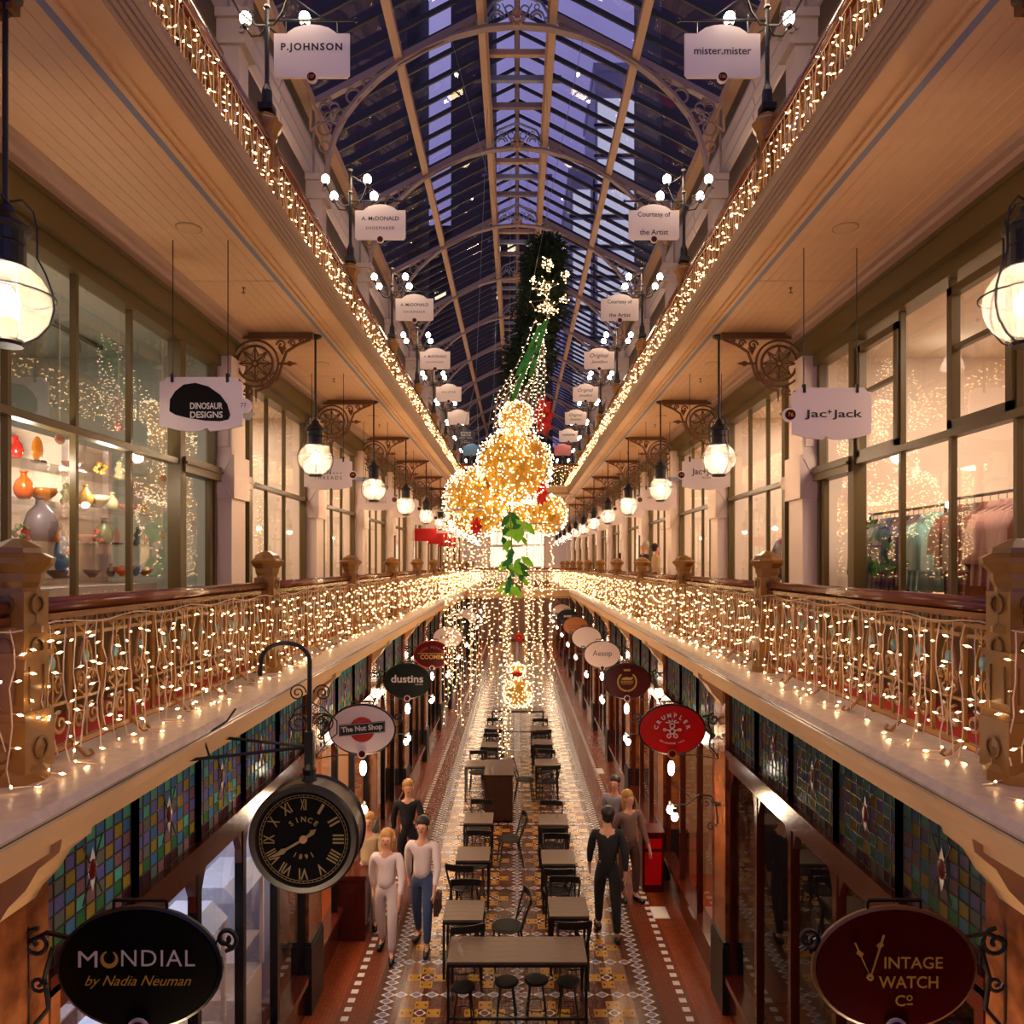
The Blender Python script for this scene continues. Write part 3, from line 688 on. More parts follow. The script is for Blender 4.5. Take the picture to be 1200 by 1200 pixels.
# ================================================================== NEWELS, BALUSTRADES, FAIRY LIGHTS
def newel(zb, h, name='newel_post'):
    """ochre cast newel; origin at its foot"""
    r = thing(name, '', 'newel post')
    b = B('ochre'); b.lathe([(.15, 0), (.15, .05), (.125, .08), (.125, .16)], n=8)
    b.box(-.115, .115, -.115, .115, .05, .30); b.box(-.095, .095, -.095, .095, .30, .92*h); b.box(-.108, .108, -.108, .108, .30, .34); b.box(-.108, .108, -.108, .108, .60*h, .63*h)
    part('shaft', b, r)
    z = .92*h
    c = B('ochre'); c.lathe([(.12, z-.20), (.12, z-.17), (.10, z-.15), (.10, z+.02), (.115, z+.05), (.12, z+.10)], n=8); part('neck', c, r)
    c = B('ochre'); c.lathe([(.11, z+.08), (.165, z+.14), (.17, z+.165), (.125, z+.19), (.12, z+.215), (.06, z+.245), (.03, z+.26), (0, z+.262)], n=8); part('cap', c, r)
    d = B('ochre_dark')
    for a in (0, PI/2, PI, 3*PI/2):
        u, v = math.cos(a), math.sin(a)
        for zz, R in ((z-.06, .045), (z-.27, .045), (.16, .05)):
            off = .100 if zz > .3 else .118
            pts = [(u*off-v*R*math.cos(t), v*off+u*R*math.cos(t), zz+R*math.sin(t)) for t in [i*PI/5 for i in range(10)]]
            d.tube(pts, .009, 4, closed=True)
        for w in (-.055, .055):
            d.tube([(u*.098-v*w, v*.098+u*w, .38), (u*.098-v*w, v*.098+u*w, .56*h)], .006, 4)
    part('rosette', d, r, kind='stuff')
    return r
N0 = newel(4.14, 1.0); N1 = None
def place_newels():
    first = True
    for s in (-1, 1):
        for n, y in enumerate(POSTY[:11]):
            lab = f"ochre octagonal-capped newel on the {SIDE[s]} lower balustrade, {ORD[n]} from the camera"
            if first: o = N0; o.location = (s*2.45, y, 4.14); first = False
            else: o = dup(N0, (s*2.45, y, 4.14))
            o['label'] = lab; o['group'] = 'newel posts of the lower gallery'
            if 1 <= n < 11:
                o = dup(N0, (s*2.45, y, 8.2), scale=(.9, .9, 1.2)); o['label'] = f"brown newel carrying a lamp standard on the {SIDE[s]} upper balustrade, {ORD[n-1]} visible"; o['group'] = 'newel posts of the upper gallery'
place_newels()

# one panel of scrolled ironwork (0.31 m), along +y
def iron_panel():
    b = B('ochre'); 
    b.tube([(0, 0, .08), (0, 0, .80)], .016, 5); b.tube([(0, .155, .08), (0, .155, .80)], .012, 4); b.box(-.006, .006, .02, .29, .655, .675); b.box(-.006, .006, .02, .29, .30, .315)
    for sg in (-1, 1):
        b.spiral((0, .155+sg*.07, .20), .066, 1.4, .011, plane='yz', a0=PI/2, sgn=sg, n=16, k=4)
        b.spiral((0, .155+sg*.065, .42), .056, 1.3, .010, plane='yz', a0=-PI/2, sgn=-sg, n=14, k=4)
        b.tube([(0, .155, .30), (0, .155+sg*.08, .36), (0, .155+sg*.05, .55), (0, .155+sg*.02, .62)], .010, 4)
        b.tube([(0, .155, .66), (0, .155+sg*.09, .72), (0, .155+sg*.12, .80)], .010, 4)
    b.ring((0, .155, .67), .035, .006, plane='yz', n=10, k=4)
    return b
IP = iron_panel().mesh('baluster')
RO = B(mat('rosette_blue', C(120, 160, 156), .5)).sphere((0, .155, .53), .036, 8, 5, .45, .75, 1.2).mesh('rosette')
def balustrade(s, ya, yb, z, label, group, detail=True, x=2.45):
    r = thing('balustrade', label, 'balustrade', (s*x, ya, z), group)
    L = yb-ya
    b = B('wood', True); b.tube([(0, .09, .84), (0, L-.09, .84)], .042 if z < 6 else .058, 10); part('handrail', b, r)
    b = B('wood'); b.box(-.035, .035, .09, L-.09, .765, .80); part('rail', b, r)
    b = B('ochre'); b.box(-.02, .02, .1, L-.1, .715, .735); b.box(-.02, .02, .1, L-.1, .06, .085); part('bottom_rail', b, r)
    n = int((L-.2)/.31); st = (L-.24)/n
    ft = B('ochre')
    for i in range(1, n, 2):
        for sg in (-1, 1): ft.tube([(0, .12+i*st, .1), (sg*.05, .12+i*st, .05), (sg*.10, .12+i*st, .0), (sg*.13, .12+i*st, .02), (sg*.11, .12+i*st, .045)], .011, 5)
    part('scroll_foot', ft, r, kind='stuff')
    if detail:
        for i in range(n):
            q = link('baluster', IP, r, (0, .12+i*st, 0)); link('rosette', RO, q, (0, 0, 0))
    else:
        src = IP; m = MB(); m.use(M['ochre'])
        vs = [v.co for v in IP.vertices]; fs = [tuple(p.vertices) for p in IP.polygons]
        for i in range(n): m.add([(v.x, v.y+.12+i*st, v.z) for v in vs], fs)
        part('ironwork', m, r, kind='stuff')
    return r
for s in (-1, 1):
    for n in range(0, 10):
        ya = POSTY[n-1] if n else 1.2; yb = POSTY[n]
        balustrade(s, ya, yb, 4.14, f"handrail and scrolled ironwork of the {SIDE[s]} lower gallery, {ORD[n]} panel along from the camera", 'lower gallery balustrades', n < 4)
        if n: balustrade(s, ya, yb, 8.2+.28, f"dark railing of the {SIDE[s]} upper gallery behind fairy lights, {ORD[n]} panel along", 'upper gallery balustrades', False)
def cross_rail(z, label):
    r = thing('balustrade', label, 'balustrade', (0, 29.85, z))
    b = B('wood', True); b.tube([(-2.4, 0, .84), (2.4, 0, .84)], .042, 8); part('handrail', b, r)
    b = B('ochre'); b.box(-2.4, 2.4, -.02, .02, .72, .76); b.box(-2.4, 2.4, -.02, .02, .06, .09)
    for i in range(32): b.tube([(-2.4+.155*i, 0, .08), (-2.4+.155*i, 0, .74)], .009, 4)
    part('ironwork', b, r, kind='stuff')
cross_rail(4.14, 'railing across the footbridge at first gallery level'); cross_rail(8.2, 'railing across the footbridge at upper gallery level')

rnd = random.Random(3)
def lights(label, group, drops, bm='fairy', cord='cord', br=.0062, bl=.017, cr=.0040, cat='fairy lights', loc=(0, 0, 0), extra=None, pitch=.12, wob=.03):
    """drops: list of polylines (top to bottom); lamps hang off them on short stalks"""
    r = thing('icicle_lights', label, cat, loc, group)
    c = B(cord); f = B(bm)
    for d in drops:
        c.tube(d, cr, 3)
        tot = 0; nxt = rnd.uniform(.3, 1)*pitch
        for a, b_ in zip(d, d[1:]):
            a = Vector(a); b_ = Vector(b_); L = (b_-a).length
            while nxt < tot+L:
                p = a+(b_-a)*((nxt-tot)/L); ang = rnd.uniform(0, 2*PI); di = Vector((math.cos(ang), math.sin(ang), rnd.uniform(-.4, .4)))
                q = p+di*.022; c.tube([p, q], cr*.7, 3); f.octa(q+di*bl*.8, di, bl, br); nxt += pitch*rnd.uniform(.75, 1.25)
            tot += L
    if extra:
        for d in extra: c.tube(d, cr*1.1, 3)
    part('cord', c, r); part('bulb', f, r, kind='stuff')
    return r
def wob_drop(x, y, zt, zb, ax='y', amp=.03, n=8, out=0, sp=0):
    pts = []; dx = dy = 0
    for i in range(n+1):
        t = i/n; pts.append((x+(0 if ax == 'y' else dy)-out*(t**2)+rnd.uniform(-.004, .004), y+(dy if ax == 'y' else 0), zt+(zb-zt)*t)); dy += rnd.uniform(-amp, amp); dy *= .8
    if sp:
        x, y, z = pts[-1]; pts.append((x-sp*rnd.uniform(.3, 1), y+rnd.uniform(-.08, .08), zb-.005)); pts.append((pts[-1][0]-sp*.4*rnd.random(), pts[-1][1]+rnd.uniform(-.1, .1), zb-.005))
    return pts
def icicles(s, ya, yb, zt, zb, label, group, pitch_y, sides=True, bp=.115, br=.0062, n=8, x=2.36):
    drops = []; y = ya+.05
    tops = []
    while y < yb:
        h = 1 if rnd.random() < .65 else rnd.uniform(.72, .98); full = h == 1
        drops.append(wob_drop(s*x, y, zt+rnd.uniform(-.02, .01), zt-(zt-zb-.02)*h if not full else zb+.012, out=s*.03*rnd.random(), amp=.045, n=n, sp=(s*.14 if full and sides else 0)))
        y += pitch_y*rnd.uniform(.6, 1.4)
    m = int((yb-ya)/.16); hz = [(s*x, ya+(yb-ya)*i/m, zt+.01+.014*math.sin(i*1.3)) for i in range(m+1)]
    lights(label, group, drops, pitch=bp, br=br, extra=[hz])
for s in (-1, 1):
    for n in range(0, 13):
        ya = POSTY[n-1] if n else 1.4; yb = POSTY[n]
        if n == 8: ya += 0
        icicles(s, ya, yb, 4.88, 4.15, f"warm white icicle lights over the {SIDE[s]} lower balustrade, {ORD[n]} stretch from the camera", 'icicle lights of the lower gallery',
                .10 if n < 3 else .11, bp=.14 if n < 3 else .17, br=.0066 if n < 3 else .0085, n=8 if n < 4 else 5)
        if n:
            icicles(s, ya, yb, 9.17, 8.22, f"icicle lights over the {SIDE[s]} upper balustrade, {ORD[n]} stretch from the camera", 'icicle lights of the upper gallery',
                    .085, sides=False, bp=.13 if n < 4 else .17, br=.007 if n < 4 else .009, n=6, x=2.37)
def cross_lights(zt, zb, label):
    drops = []; x = -2.3
    while x < 2.3: drops.append(wob_drop(x, 29.75, zt, zb, ax='x', amp=.03, n=5)); x += .11
    lights(label, 'bridge lights', drops, pitch=.14, br=.010)
cross_lights(4.9, 4.15, 'icicle lights covering the railing of the lower footbridge'); cross_lights(9.05, 8.22, 'icicle lights covering the railing of the upper footbridge')

# ================================================================== PENDANT GLOBES AND BRACKETS
def pendant():
    r = thing('pendant_lamp', '', 'lamp')      # origin at the ceiling
    b = B('black'); b.lathe([(0, 0), (.075, 0), (.075, -.02), (.03, -.045), (.013, -.05), (.013, -1.02)], n=14); part('rod', b, r)
    b = B('black', False); b.lathe([(.013, -1.0), (.04, -1.03), (.05, -1.06), (.115, -1.12), (.115, -1.135), (.09, -1.15), (.088, -1.2), (.095, -1.21), (.088, -1.22), (.088, -1.30), (.105, -1.31), (.105, -1.325)][::-1], n=18); part('cap', b, r)
    g = B('globe', True); g.sphere((0, 0, -1.48), .195, 24, 14); part('globe', g, r)
    w = B('black')
    for a in (0, PI/2, PI, 3*PI/2):
        u, v = math.cos(a+.3), math.sin(a+.3); pts = [(.02, -1.0), (.07, -.985), (.12, -1.04), (.135, -1.12), (.135, -1.26), (.17, -1.33), (.2, -1.42), (.208, -1.5), (.19, -1.58), (.14, -1.645), (.07, -1.685)]
        w.tube([(u*p, v*p, z) for p, z in pts], .0055, 4)
    w.ring((0, 0, -1.45), .212, .0055, plane='xy', n=28, k=4); w.lathe([(.075, -1.665), (.085, -1.68), (.075, -1.695), (0, -1.695)][::-1], n=14)
    part('wire_guard', w, r)
    e = B('bulb', True); e.sphere((0, 0, -1.47), .045, 10, 8, sz=1.5); part('bulb', e, r)
    return r
P0 = pendant(); first = True
PEND = [3.65]+[9.15+3.72*i for i in range(11)]
for s in (-1, 1):
    for k, y in enumerate(PEND):
        x = s*(2.43 if k else 2.46)
        o = P0 if first else dup(P0, (0, 0, 0)); first = False
        o.location = (x, y, 7.94); o['label'] = f"black globe pendant lamp in a wire guard above the {SIDE[s]} gallery, {ORD[k]} in the row"; o['group'] = 'globe pendants'
        point_light('lamp_light', (x, y, 7.94-1.47), LE['pendant'], WARM2, .06)
def bracket():
    r = thing('ceiling_bracket', '', 'bracket')   # origin: wall end at the top; runs towards -x
    b = B('bracket'); b.box(-.98, .12, -.03, .03, -.07, 0); b.box(-.06, .02, -.03, .03, -.75, -.05); part('beam', b, r)
    b = B('bracket'); c = (-.29, 0, -.36); b.ring(c, .21, .02, n=26, k=4); b.ring(c, .275, .017, n=28, k=4); b.ring(c, .035, .016, n=8, k=4)
    for i in range(8):
        a = i*PI/4; u, v = math.cos(a), math.sin(a); b.tube([(c[0]+.03*u, 0, c[2]+.03*v), (c[0]+.2*u, 0, c[2]+.2*v)], .012, 4)
        a2 = a+PI/8; b.tube([(c[0]+.2*u, 0, c[2]+.2*v), (c[0]+.10*math.cos(a2), 0, c[2]+.10*math.sin(a2)), (c[0]+.2*math.cos(a+PI/4), 0, c[2]+.2*math.sin(a+PI/4))], .009, 4)
    part('rosette_ring', b, r)
    b = B('bracket'); b.spiral((-.60, 0, -.14), .06, 1.3, .014, n=16, k=4); b.spiral((-.73, 0, -.12), .045, 1.3, .013, n=14, k=4); b.spiral((-.84, 0, -.10), .03, 1.2, .012, n=12, k=4)
    b.tube([(-.95, 0, -.07), (-.80, 0, -.13), (-.66, 0, -.22), (-.61, 0, -.36), (-.57, 0, -.5), (-.46, 0, -.62), (-.30, 0, -.69)], .018, 5)
    b.tube([(-.56, 0, -.36), (-.74, 0, -.36)], .016, 5); b.ring((-.70, 0, -.36), .025, .012, n=8, k=4); b.tube([(-.74, 0, -.36), (-.79, 0, -.36)], [.02, .002], 5)
    b.poly_y([(-.56, -.16), (-.66, -.17), (-.61, -.26)], -.012, .012)
    for q in ((-.52, -.52), (-.42, -.60)): b.ring((q[0], 0, q[1]), .05, .012, n=10, k=4)
    b.spiral((-.22, 0, -.70), .06, 1.2, .014, n=14, k=4); b.tube([(-.3, 0, -.67), (-.3, 0, -.82)], [.02, .003], 5); b.tube([(-.02, 0, -.62), (-.14, 0, -.72), (-.24, 0, -.76)], .014, 4)
    part('scrollwork', b, r)
    return r
K0 = bracket(); first = True
for s in (-1, 1):
    for k, y in enumerate(PY[:9]):
        o = K0 if first else dup(K0, (0, 0, 0)); first = False
        o.location = (s*3.40, y+.02, 7.93); o.scale = (s, 1, 1)
        o['label'] = f"brown fretted iron bracket with a star ring under the {SIDE[s]} gallery ceiling, {ORD[k]} pier"; o['group'] = 'fretted ceiling brackets'

# ================================================================== HANGING SHOP SIGNS OF THE FIRST GALLERY
def sign_outline(w, h, kind):
    a, c = w/2, h/2
    if kind == 'gallery':     # notched top corners, bowed foot
        return [(-a, -c*.78), (-a*.55, -c*.95), (-a*.18, -c), (0, -c*.98), (a*.14, -c*.86), (a*.22, -c), (a*.6, -c*.93), (a, -c*.78), (a, c*.82), (a*.9, c*.86), (a*.82, c), (-a*.82, c), (-a*.9, c*.86), (-a, c*.82)]
    if kind == 'upper':
        return [(-a*.93, -c), (-.14*a, -c), (.14*a, -c), (a*.93, -c), (a, -c*.88), (a, c*.66), (a*.66, c*.66), (a*.62, c*.72), (a*.45, c*.88), (a*.22, c*.97), (0, c), (-a*.22, c*.97), (-a*.45, c*.88), (-a*.62, c*.72), (-a*.66, c*.66), (-a, c*.66), (-a, -c*.88)]
def gallery_sign(s, x, y, z, w, h, label, number, face, fcolor='sign'):
    r = thing('hanging_sign', label, 'sign', (x, y, z), 'hanging signs of the lower gallery')
    b = B('sign'); b.poly_y([(-p if s > 0 else p, q) for p, q in sign_outline(w, h, 'gallery')], -.012, .012); part('board', b, r)
    for q in (-.3, .28):
        part('hanging_rod', B('black').tube([(q*w*1.15, 0, h/2-.02), (q*w*1.15, 0, 7.94-z)], .0045, 5), r)
        part('hook', B('black').box(q*w*1.15-.012, q*w*1.15+.012, -.018, .014, h/2-.045, h/2+.03), r)
    rim = B('sign' if s < 0 else 'sign'); rx = (w/2+.015)*(1 if s < 0 else -1)
    rim.lathe([(0, -.016), (.062, -.016), (.062, .016), (0, .016)], (rx, 0, -.01), 18, axis='y')
    nb = part('number_disc', rim, r)
    if s > 0 or number != '77': rim2 = B('maroon'); rim2.lathe([(0, -.02), (.046, -.02), (.046, -.015)], (rx, 0, -.01), 16, axis='y'); part('disc_face', rim2, nb)
    if number: part('number', text_mb(number, 'ink' if number == '77' else 'gold', height=.035, at=(rx, -.024, -.01)), nb)
    if face: part('lettering', face, r)
    return r
z0 = PZ(474, 6.44)
fc = B('signblack'); pts = [(-.27, -.06), (-.265, .04), (-.22, .11), (-.15, .165), (-.05, .18), (.06, .15), (.16, .08), (.22, .0), (.245, -.09), (.23, -.13), (.16, -.145), (.03, -.14), (-.12, -.115), (-.22, -.09)]
fc.poly_y([(p[0]+.005, p[1]) for p in pts], -.016, -.012)
fc = merge(fc, text_mb('DINOSAUR', 'white', width=.275, height=.055, at=(.05, -.019, -.015), bold=.02), text_mb('DESIGNS', 'white', width=.275, height=.055, at=(.05, -.019, -.09), bold=.02))
gallery_sign(-1, PX(236, 6.44), 6.44, z0, .70, .46, 'hanging sign with a black pebble logo reading DINOSAUR DESIGNS', '77', fc)
gallery_sign(1, PX(974, 6.6), 6.6, PZ(485, 6.6), .69, .45, 'nearest hanging sign lettered Jac+Jack on the right gallery', '76', merge(text_mb('Jac', 'ink', width=.19, height=.085, at=(-.14, -.015, -.01), bold=.012), text_mb('+', 'ink', width=.04, at=(-.02, -.015, .015), bold=.02), text_mb('Jack', 'ink', width=.26, height=.085, at=(.135, -.015, -.01), bold=.012)))
SG = [(-1, 1, 'white hanging sign lettered SKIN AND THREADS behind the second left pendant', '79', ('SKIN---', 'THREADS')), (-1, 2, 'white hanging sign lettered THREADS behind the third left pendant', '81', ('SKIN---', 'THREADS')),
      (1, 1, 'second Jac+Jack sign, with MENS below it, behind the right pendant', '74', ('Jac+Jack', 'MENS')), (1, 2, 'white hanging sign lettered GINGER&SMART on the right gallery', '72', ('GINGER & SMART', ''))]
for s, k, lab, num, (t1, t2) in SG:
    y = 6.5+3.72*k+.75; f = [text_mb(t1, 'ink', width=.42 if s > 0 else .40, at=(0, -.015, .03), spacing=1 if s > 0 else 1.5, bold=.01)]
    if t2: f.append(text_mb(t2, 'ink', width=.40 if s < 0 else .12, at=(0, -.015, -.05), spacing=1.5))
    gallery_sign(s, s*2.73, y, PZ(556 if k == 1 else 585, y), .69, .45, lab, num, merge(*f))
for s in (-1, 1):
    for k in range(3, 8):
        y = 6.5+3.72*k+.75
        gallery_sign(s, s*2.73, y, 6.53, .69, .45, f"plain white hanging sign over the {SIDE[s]} gallery, {ORD[k]} from the camera", None, None)
for i, (k) in enumerate((4, 5, 6)):
    y = 9.2+3.72*k; r = thing('pennant', f"red banner hanging under the left gallery ceiling, {ORD[i]} of three", 'banner', (-2.9, y, 6.1), 'red banners of the left gallery')
    part('cloth', B('redbow').poly_y([(-.35, -.2), (.35, -.2), (.35, .2), (-.35, .2)], -.008, .008), r); part('cord', B('black').tube([(0, 0, .2), (0, 0, 1.82)], .004, 4), r)

# speakers, sprinklers in the soffit
first = None
for s in (-1, 1):
    for k in range(6):
        y = (6.2 if k == 0 else 6.5+3.72*k+.2)
        if first is None:
            first = thing('ceiling_speaker', '', 'speaker'); part('grille', B('cream').lathe([(0, -.012), (.09, -.012), (.10, 0), (0, 0)], n=20), first); part('rim', B('moulding').ring((0, 0, -.004), .1, .006, 'xy', 20, 4), first); o = first
        else: o = dup(first, (0, 0, 0))
        o.location = (s*2.68, y, 7.942); o['label'] = f"round speaker set in the boarded {SIDE[s]} gallery ceiling, {ORD[k]} along"; o['group'] = 'ceiling speakers'
first = None
for s in (-1, 1):
    for k in range(5):
        if first is None:
            first = thing('sprinkler', '', 'sprinkler'); part('stem', B('bracket').lathe([(.018, 0), (.018, -.01), (.006, -.012), (.006, -.05), (.02, -.052), (.02, -.056)][::-1], n=8), first); o = first
        else: o = dup(first, (0, 0, 0))
        o.location = (s*2.72, 7.55+3.72*k, 7.942); o['label'] = f"small brass sprinkler head in the {SIDE[s]} gallery ceiling, {ORD[k]} along"; o['group'] = 'ceiling sprinklers'

# ================================================================== UPPER GALLERY LAMP STANDARDS AND SIGNS
def standard():
    r = thing('lamp_standard', '', 'lamp')          # origin at the foot on the newel
    b = B('black'); b.box(-.07, .07, -.07, .07, 0, .06); b.lathe([(.055, .06), (.05, .2), (.028, .26), (.022, .3), (.022, 1.0), (.035, 1.02), (.022, 1.05), (.022, 1.34), (.04, 1.36), (.02, 1.42), (0, 1.5)], n=10); part('pole', b, r)
    for u, v in ((-.3, -.25), (.3, -.25), (-.3, .25), (.3, .25)):
        a = part('lamp_arm', B('black').tube([(0, 0, .85), (u*.3, v*.3, .80), (u*.7, v*.7, .86), (u*.97, v*.97, 1.0)], .010, 4), r)
        q = B('black'); q.spiral((u*.5, 0, .95), .05, 1.3, .006, n=12, k=4); part('scroll', q, a)
        part('lamp_socket', B('black').lathe([(.03, 1.0), (.035, 1.03), (.02, 1.045)], (u, v, 0), 8), a)
        part('bulb', B('bulb', True).sphere((u, v, 1.095), .058, 10, 8, sz=1.15), a)
    return r
L0 = standard(); first = True
def sign_arm(s):
    b = B('black'); b.tube([(0, 0, .90), (-s*.86, 0, .90)], .014, 6); b.sphere((-s*.87, 0, .90), .024, 8, 5); b.tube([(0, 0, 1.3), (-s*.55, 0, .92)], .006, 4); return b
armm = {s: sign_arm(s).mesh('sign_arm') for s in (-1, 1)}
for s in (-1, 1):
    for k, y in enumerate(POSTY[1:11]):
        o = L0 if first else dup(L0, (0, 0, 0))
        o.location = (s*2.45, y, 9.62); first = False
        link('sign_arm', armm[s], o)
        o['label'] = f"black lamp standard with four bare bulbs on the {SIDE[s]} upper balustrade, {ORD[k]} from the camera"; o['group'] = 'lamp standards of the upper gallery'
        if k < 8: point_light('lamp_light', (s*2.42, y, 10.85), LE['post'], WARM2, .25)
    link
# remove the arm inherited by copies made after the first
seen = set()
for o in list(bpy.data.objects):
    if o.name.startswith('sign_arm') and o.parent:
        if (o.parent.name) in seen: bpy.data.objects.remove(o)
        else: seen.add(o.parent.name)
for o in list(bpy.data.objects):
    if o.name.startswith('sign_arm') and o.parent: o.data = armm[-1 if o.parent.location.x < 0 else 1]
US = {(-1, 0): ('sign', [('P.JOHNSON', .60, .03, .035)], '127', 'white upper sign lettered P. JOHNSON'), (-1, 1): ('sign', [('A. McDONALD', .55, .05, .01), ('SHOEMAKER', .42, -.09, 0)], '', 'upper sign lettered A. McDONALD SHOEMAKER, the largest of the three'),
      (-1, 2): ('sign', [('A. McDONALD', .55, .05, .01), ('SHOEMAKER', .42, -.09, 0)], '', 'upper sign lettered A. McDONALD SHOEMAKER, the middle one of the three'), (-1, 3): ('sign', [('A. McDONALD', .55, .05, .01), ('SHOEMAKER', .42, -.09, 0)], '', 'upper sign lettered A. McDONALD SHOEMAKER, the smallest of the three'),
      (-1, 4): ('sign', [('ALLUVIA', .4, .02, 0)], '', 'pale upper sign with faint lettering beyond the shoemaker signs'), (-1, 5): ('sign', [], '', 'blank white upper sign on the left, near the gold ball'), (-1, 6): ('navy', [('STUDIO', .4, .1, .02), ('TAILOR', .4, 0, .02), ('LEVEL TWO', .5, -.1, 0)], '', 'navy upper sign with white lettering beside the gold ball'), (-1, 7): ('skyblue', [], '', 'sky blue upper sign half hidden by the gold ball'),
      (1, 0): ('sign', [('mister.mister', .56, 0, .01)], '126', 'white upper sign lettered mister.mister'), (1, 1): ('sign', [('Courtesy of', .48, .1, .01), ('the Artist', .42, -.15, .01)], '', 'upper sign lettered Courtesy of the Artist, the larger one'), (1, 2): ('sign', [('Courtesy of', .48, .1, .01), ('the Artist', .42, -.15, .01)], '', 'upper sign lettered Courtesy of the Artist, the smaller one'),
      (1, 3): ('sign', [('Original', .46, .06, 0), ('Jewellers', .40, -.09, 0)], '', 'cream upper sign in italic lettering, largest of three alike'), (1, 4): ('sign', [('Original', .46, .06, 0), ('Jewellers', .40, -.09, 0)], '', 'cream upper sign in italic lettering, middle of three alike'), (1, 5): ('sign', [('Original', .46, .06, 0), ('Jewellers', .40, -.09, 0)], '', 'cream upper sign in italic lettering, smallest of three alike'),
      (1, 6): ('sign', [('welcome', .5, .03, .01)], '', 'white upper sign with a handwritten word above the pink sign'), (1, 7): ('pink', [], '', 'pink upper sign just above the upper footbridge')}
for (s, k), (m, lines, num, lab) in US.items():
    y = POSTY[k+1]; w, h = .74, .52; x = s*(2.45-.44); z = 9.62+.90-.05-h/2
    r = thing('hanging_sign', lab, 'sign', (x, y, z), 'signs of the upper gallery')
    part('board', B(m).poly_y(sign_outline(w, h, 'upper'), -.012, .012), r)
    for q in (-.25, .25): part('hook', B('black').tube([(q, 0, h/2*.7), (q, 0, h/2+.05)], .008, 5), r)
    bd = B('sign'); bd.lathe([(0, -.018), (.052, -.018), (.052, .018), (0, .018)], (0, 0, -h/2+.005), 16, 'y'); bd.use(M['maroon']); bd.lathe([(0, -.022), (.043, -.022), (.043, -.017)], (0, 0, -h/2+.005), 16, 'y'); nb = part('number_disc', bd, r)
    if num: part('number', text_mb(num, 'gold', height=.03, at=(0, -.026, -h/2+.005)), nb)
    if lines:
        ital = 'Original' in lines[0][0] or 'welcome' in lines[0][0]
        part('lettering', merge(*[text_mb(t, 'white' if m == 'navy' else 'ink', width=ww, at=(0, -.015, zz), bold=bo, shear=.35 if ital else 0, spacing=1.25 if t.isupper() else 1) for t, ww, zz, bo in lines]), r)

# ================================================================== OVAL SHOP SIGNS AND BULB LAMPS OF THE GROUND FLOOR
def oval(a, c, n=40, x=0, z=0): return [(x+a*math.cos(2*PI*i/n), z+c*math.sin(2*PI*i/n)) for i in range(n)]
def oval_sign(s, k, m, label, face=None, rim='black', disc='sign'):
    y = PY[k]+.08; z = CZ-1.985; x = s*1.85
    r = thing('oval_sign', label, 'sign', (x, y, z), 'oval signs of the ground floor')
    part('board', B(m).poly_y(oval(.385, .285), -.02, .02), r)
    q = B(rim); q.tube([(p[0], 0, p[1]) for p in oval(.392, .292)], .016, 6, closed=True); part('rim', q, r)
    a = B('black')
    a.tube([(s*.56, .0, .12), (s*.46, 0, .17), (s*.36, 0, .15)], .012, 5); a.tube([(s*.56, 0, -.33), (s*.56, 0, .2)], .014, 5)
    hk = B('black'); hk.tube([(-.13, 0, .33), (.13, 0, .33)], .010, 5)
    for u in (-.13, .13): hk.tube([(u, 0, .33), (u, 0, .24)], .008, 4)
    part('hanging_hook', hk, r)
    a.spiral((s*.50, 0, .12), .075, 1.4, .012, n=18, a0=PI/2)
    a.tube([(s*.43, 0, .1), (s*.47, 0, -.05), (s*.45, 0, -.2), (s*.56, 0, -.33)], .012, 5); a.spiral((s*.50, 0, -.08), .045, 1.3, .010, n=12, sgn=-1)
    a.poly_y([(s*.52, -.3), (s*.60, -.24), (s*.56, -.38)], -.01, .01); es = B('black'); es.spiral((-s*.42, 0, .14), .06, 1.4, .012, n=16, a0=-PI/2); es.tube([(-s*.36, 0, .08), (-s*.38, 0, .14), (-s*.46, 0, .09)], .010, 5); part('end_scroll', es, r)
    part('scroll_bracket', a, r)
    d = B(disc); d.lathe([(0, -.03), (.055, -.03), (.055, .02), (0, .02)], (0, 0, -.29), 18, 'y'); d.use(M['maroon']); d.lathe([(0, -.034), (.04, -.034), (.04, -.029)], (0, 0, -.29), 16, 'y'); part('number_disc', d, r)
    if face: part('lettering', face, r)
    return r
crescent = B('gold')
for i in range(26):
    a0, a1 = PI*.62+i*2*PI*.86/26, PI*.62+(i+1)*2*PI*.86/26; w0, w1 = .008*math.sin(PI*i/26)+.003, .008*math.sin(PI*(i+1)/26)+.003
    crescent.add([(-.14+(.036-w0)*math.cos(a0), -.024, .055+(.036-w0)*math.sin(a0)), (-.14+(.036+w0)*math.cos(a0), -.024, .055+(.036+w0)*math.sin(a0)), (-.14+(.036+w1)*math.cos(a1), -.024, .055+(.036+w1)*math.sin(a1)), (-.14+(.036-w1)*math.cos(a1), -.024, .055+(.036-w1)*math.sin(a1))], [(0, 1, 2, 3)])
face = merge(text_mb('M', 'white', width=.095, height=.08, at=(-.245, -.024, .052)), crescent, text_mb('NDIAL', 'white', height=.08, at=(.098, -.024, .058), width=.36, spacing=1.1), text_mb('by Nadia Neuman', 'gold', width=.52, at=(.0, -.024, -.06), shear=.45))
oval_sign(-1, 0, 'signblack', 'large black oval sign lettered MONDIAL by Nadia Neuman', face)
hands = B('gold')
hands.tube([(-.20, -.024, .13), (-.125, -.024, -.035), (-.06, -.024, .17)], .0055, 4)
for (a, b_) in (((-.185, .10), (-.168, .06)), ((-.085, .10), (-.072, .14))): hands.poly_y([(a[0], a[1]), ((a[0]+b_[0])/2+.018, (a[1]+b_[1])/2), (b_[0], b_[1]), ((a[0]+b_[0])/2-.018, (a[1]+b_[1])/2)], -.026, -.022)
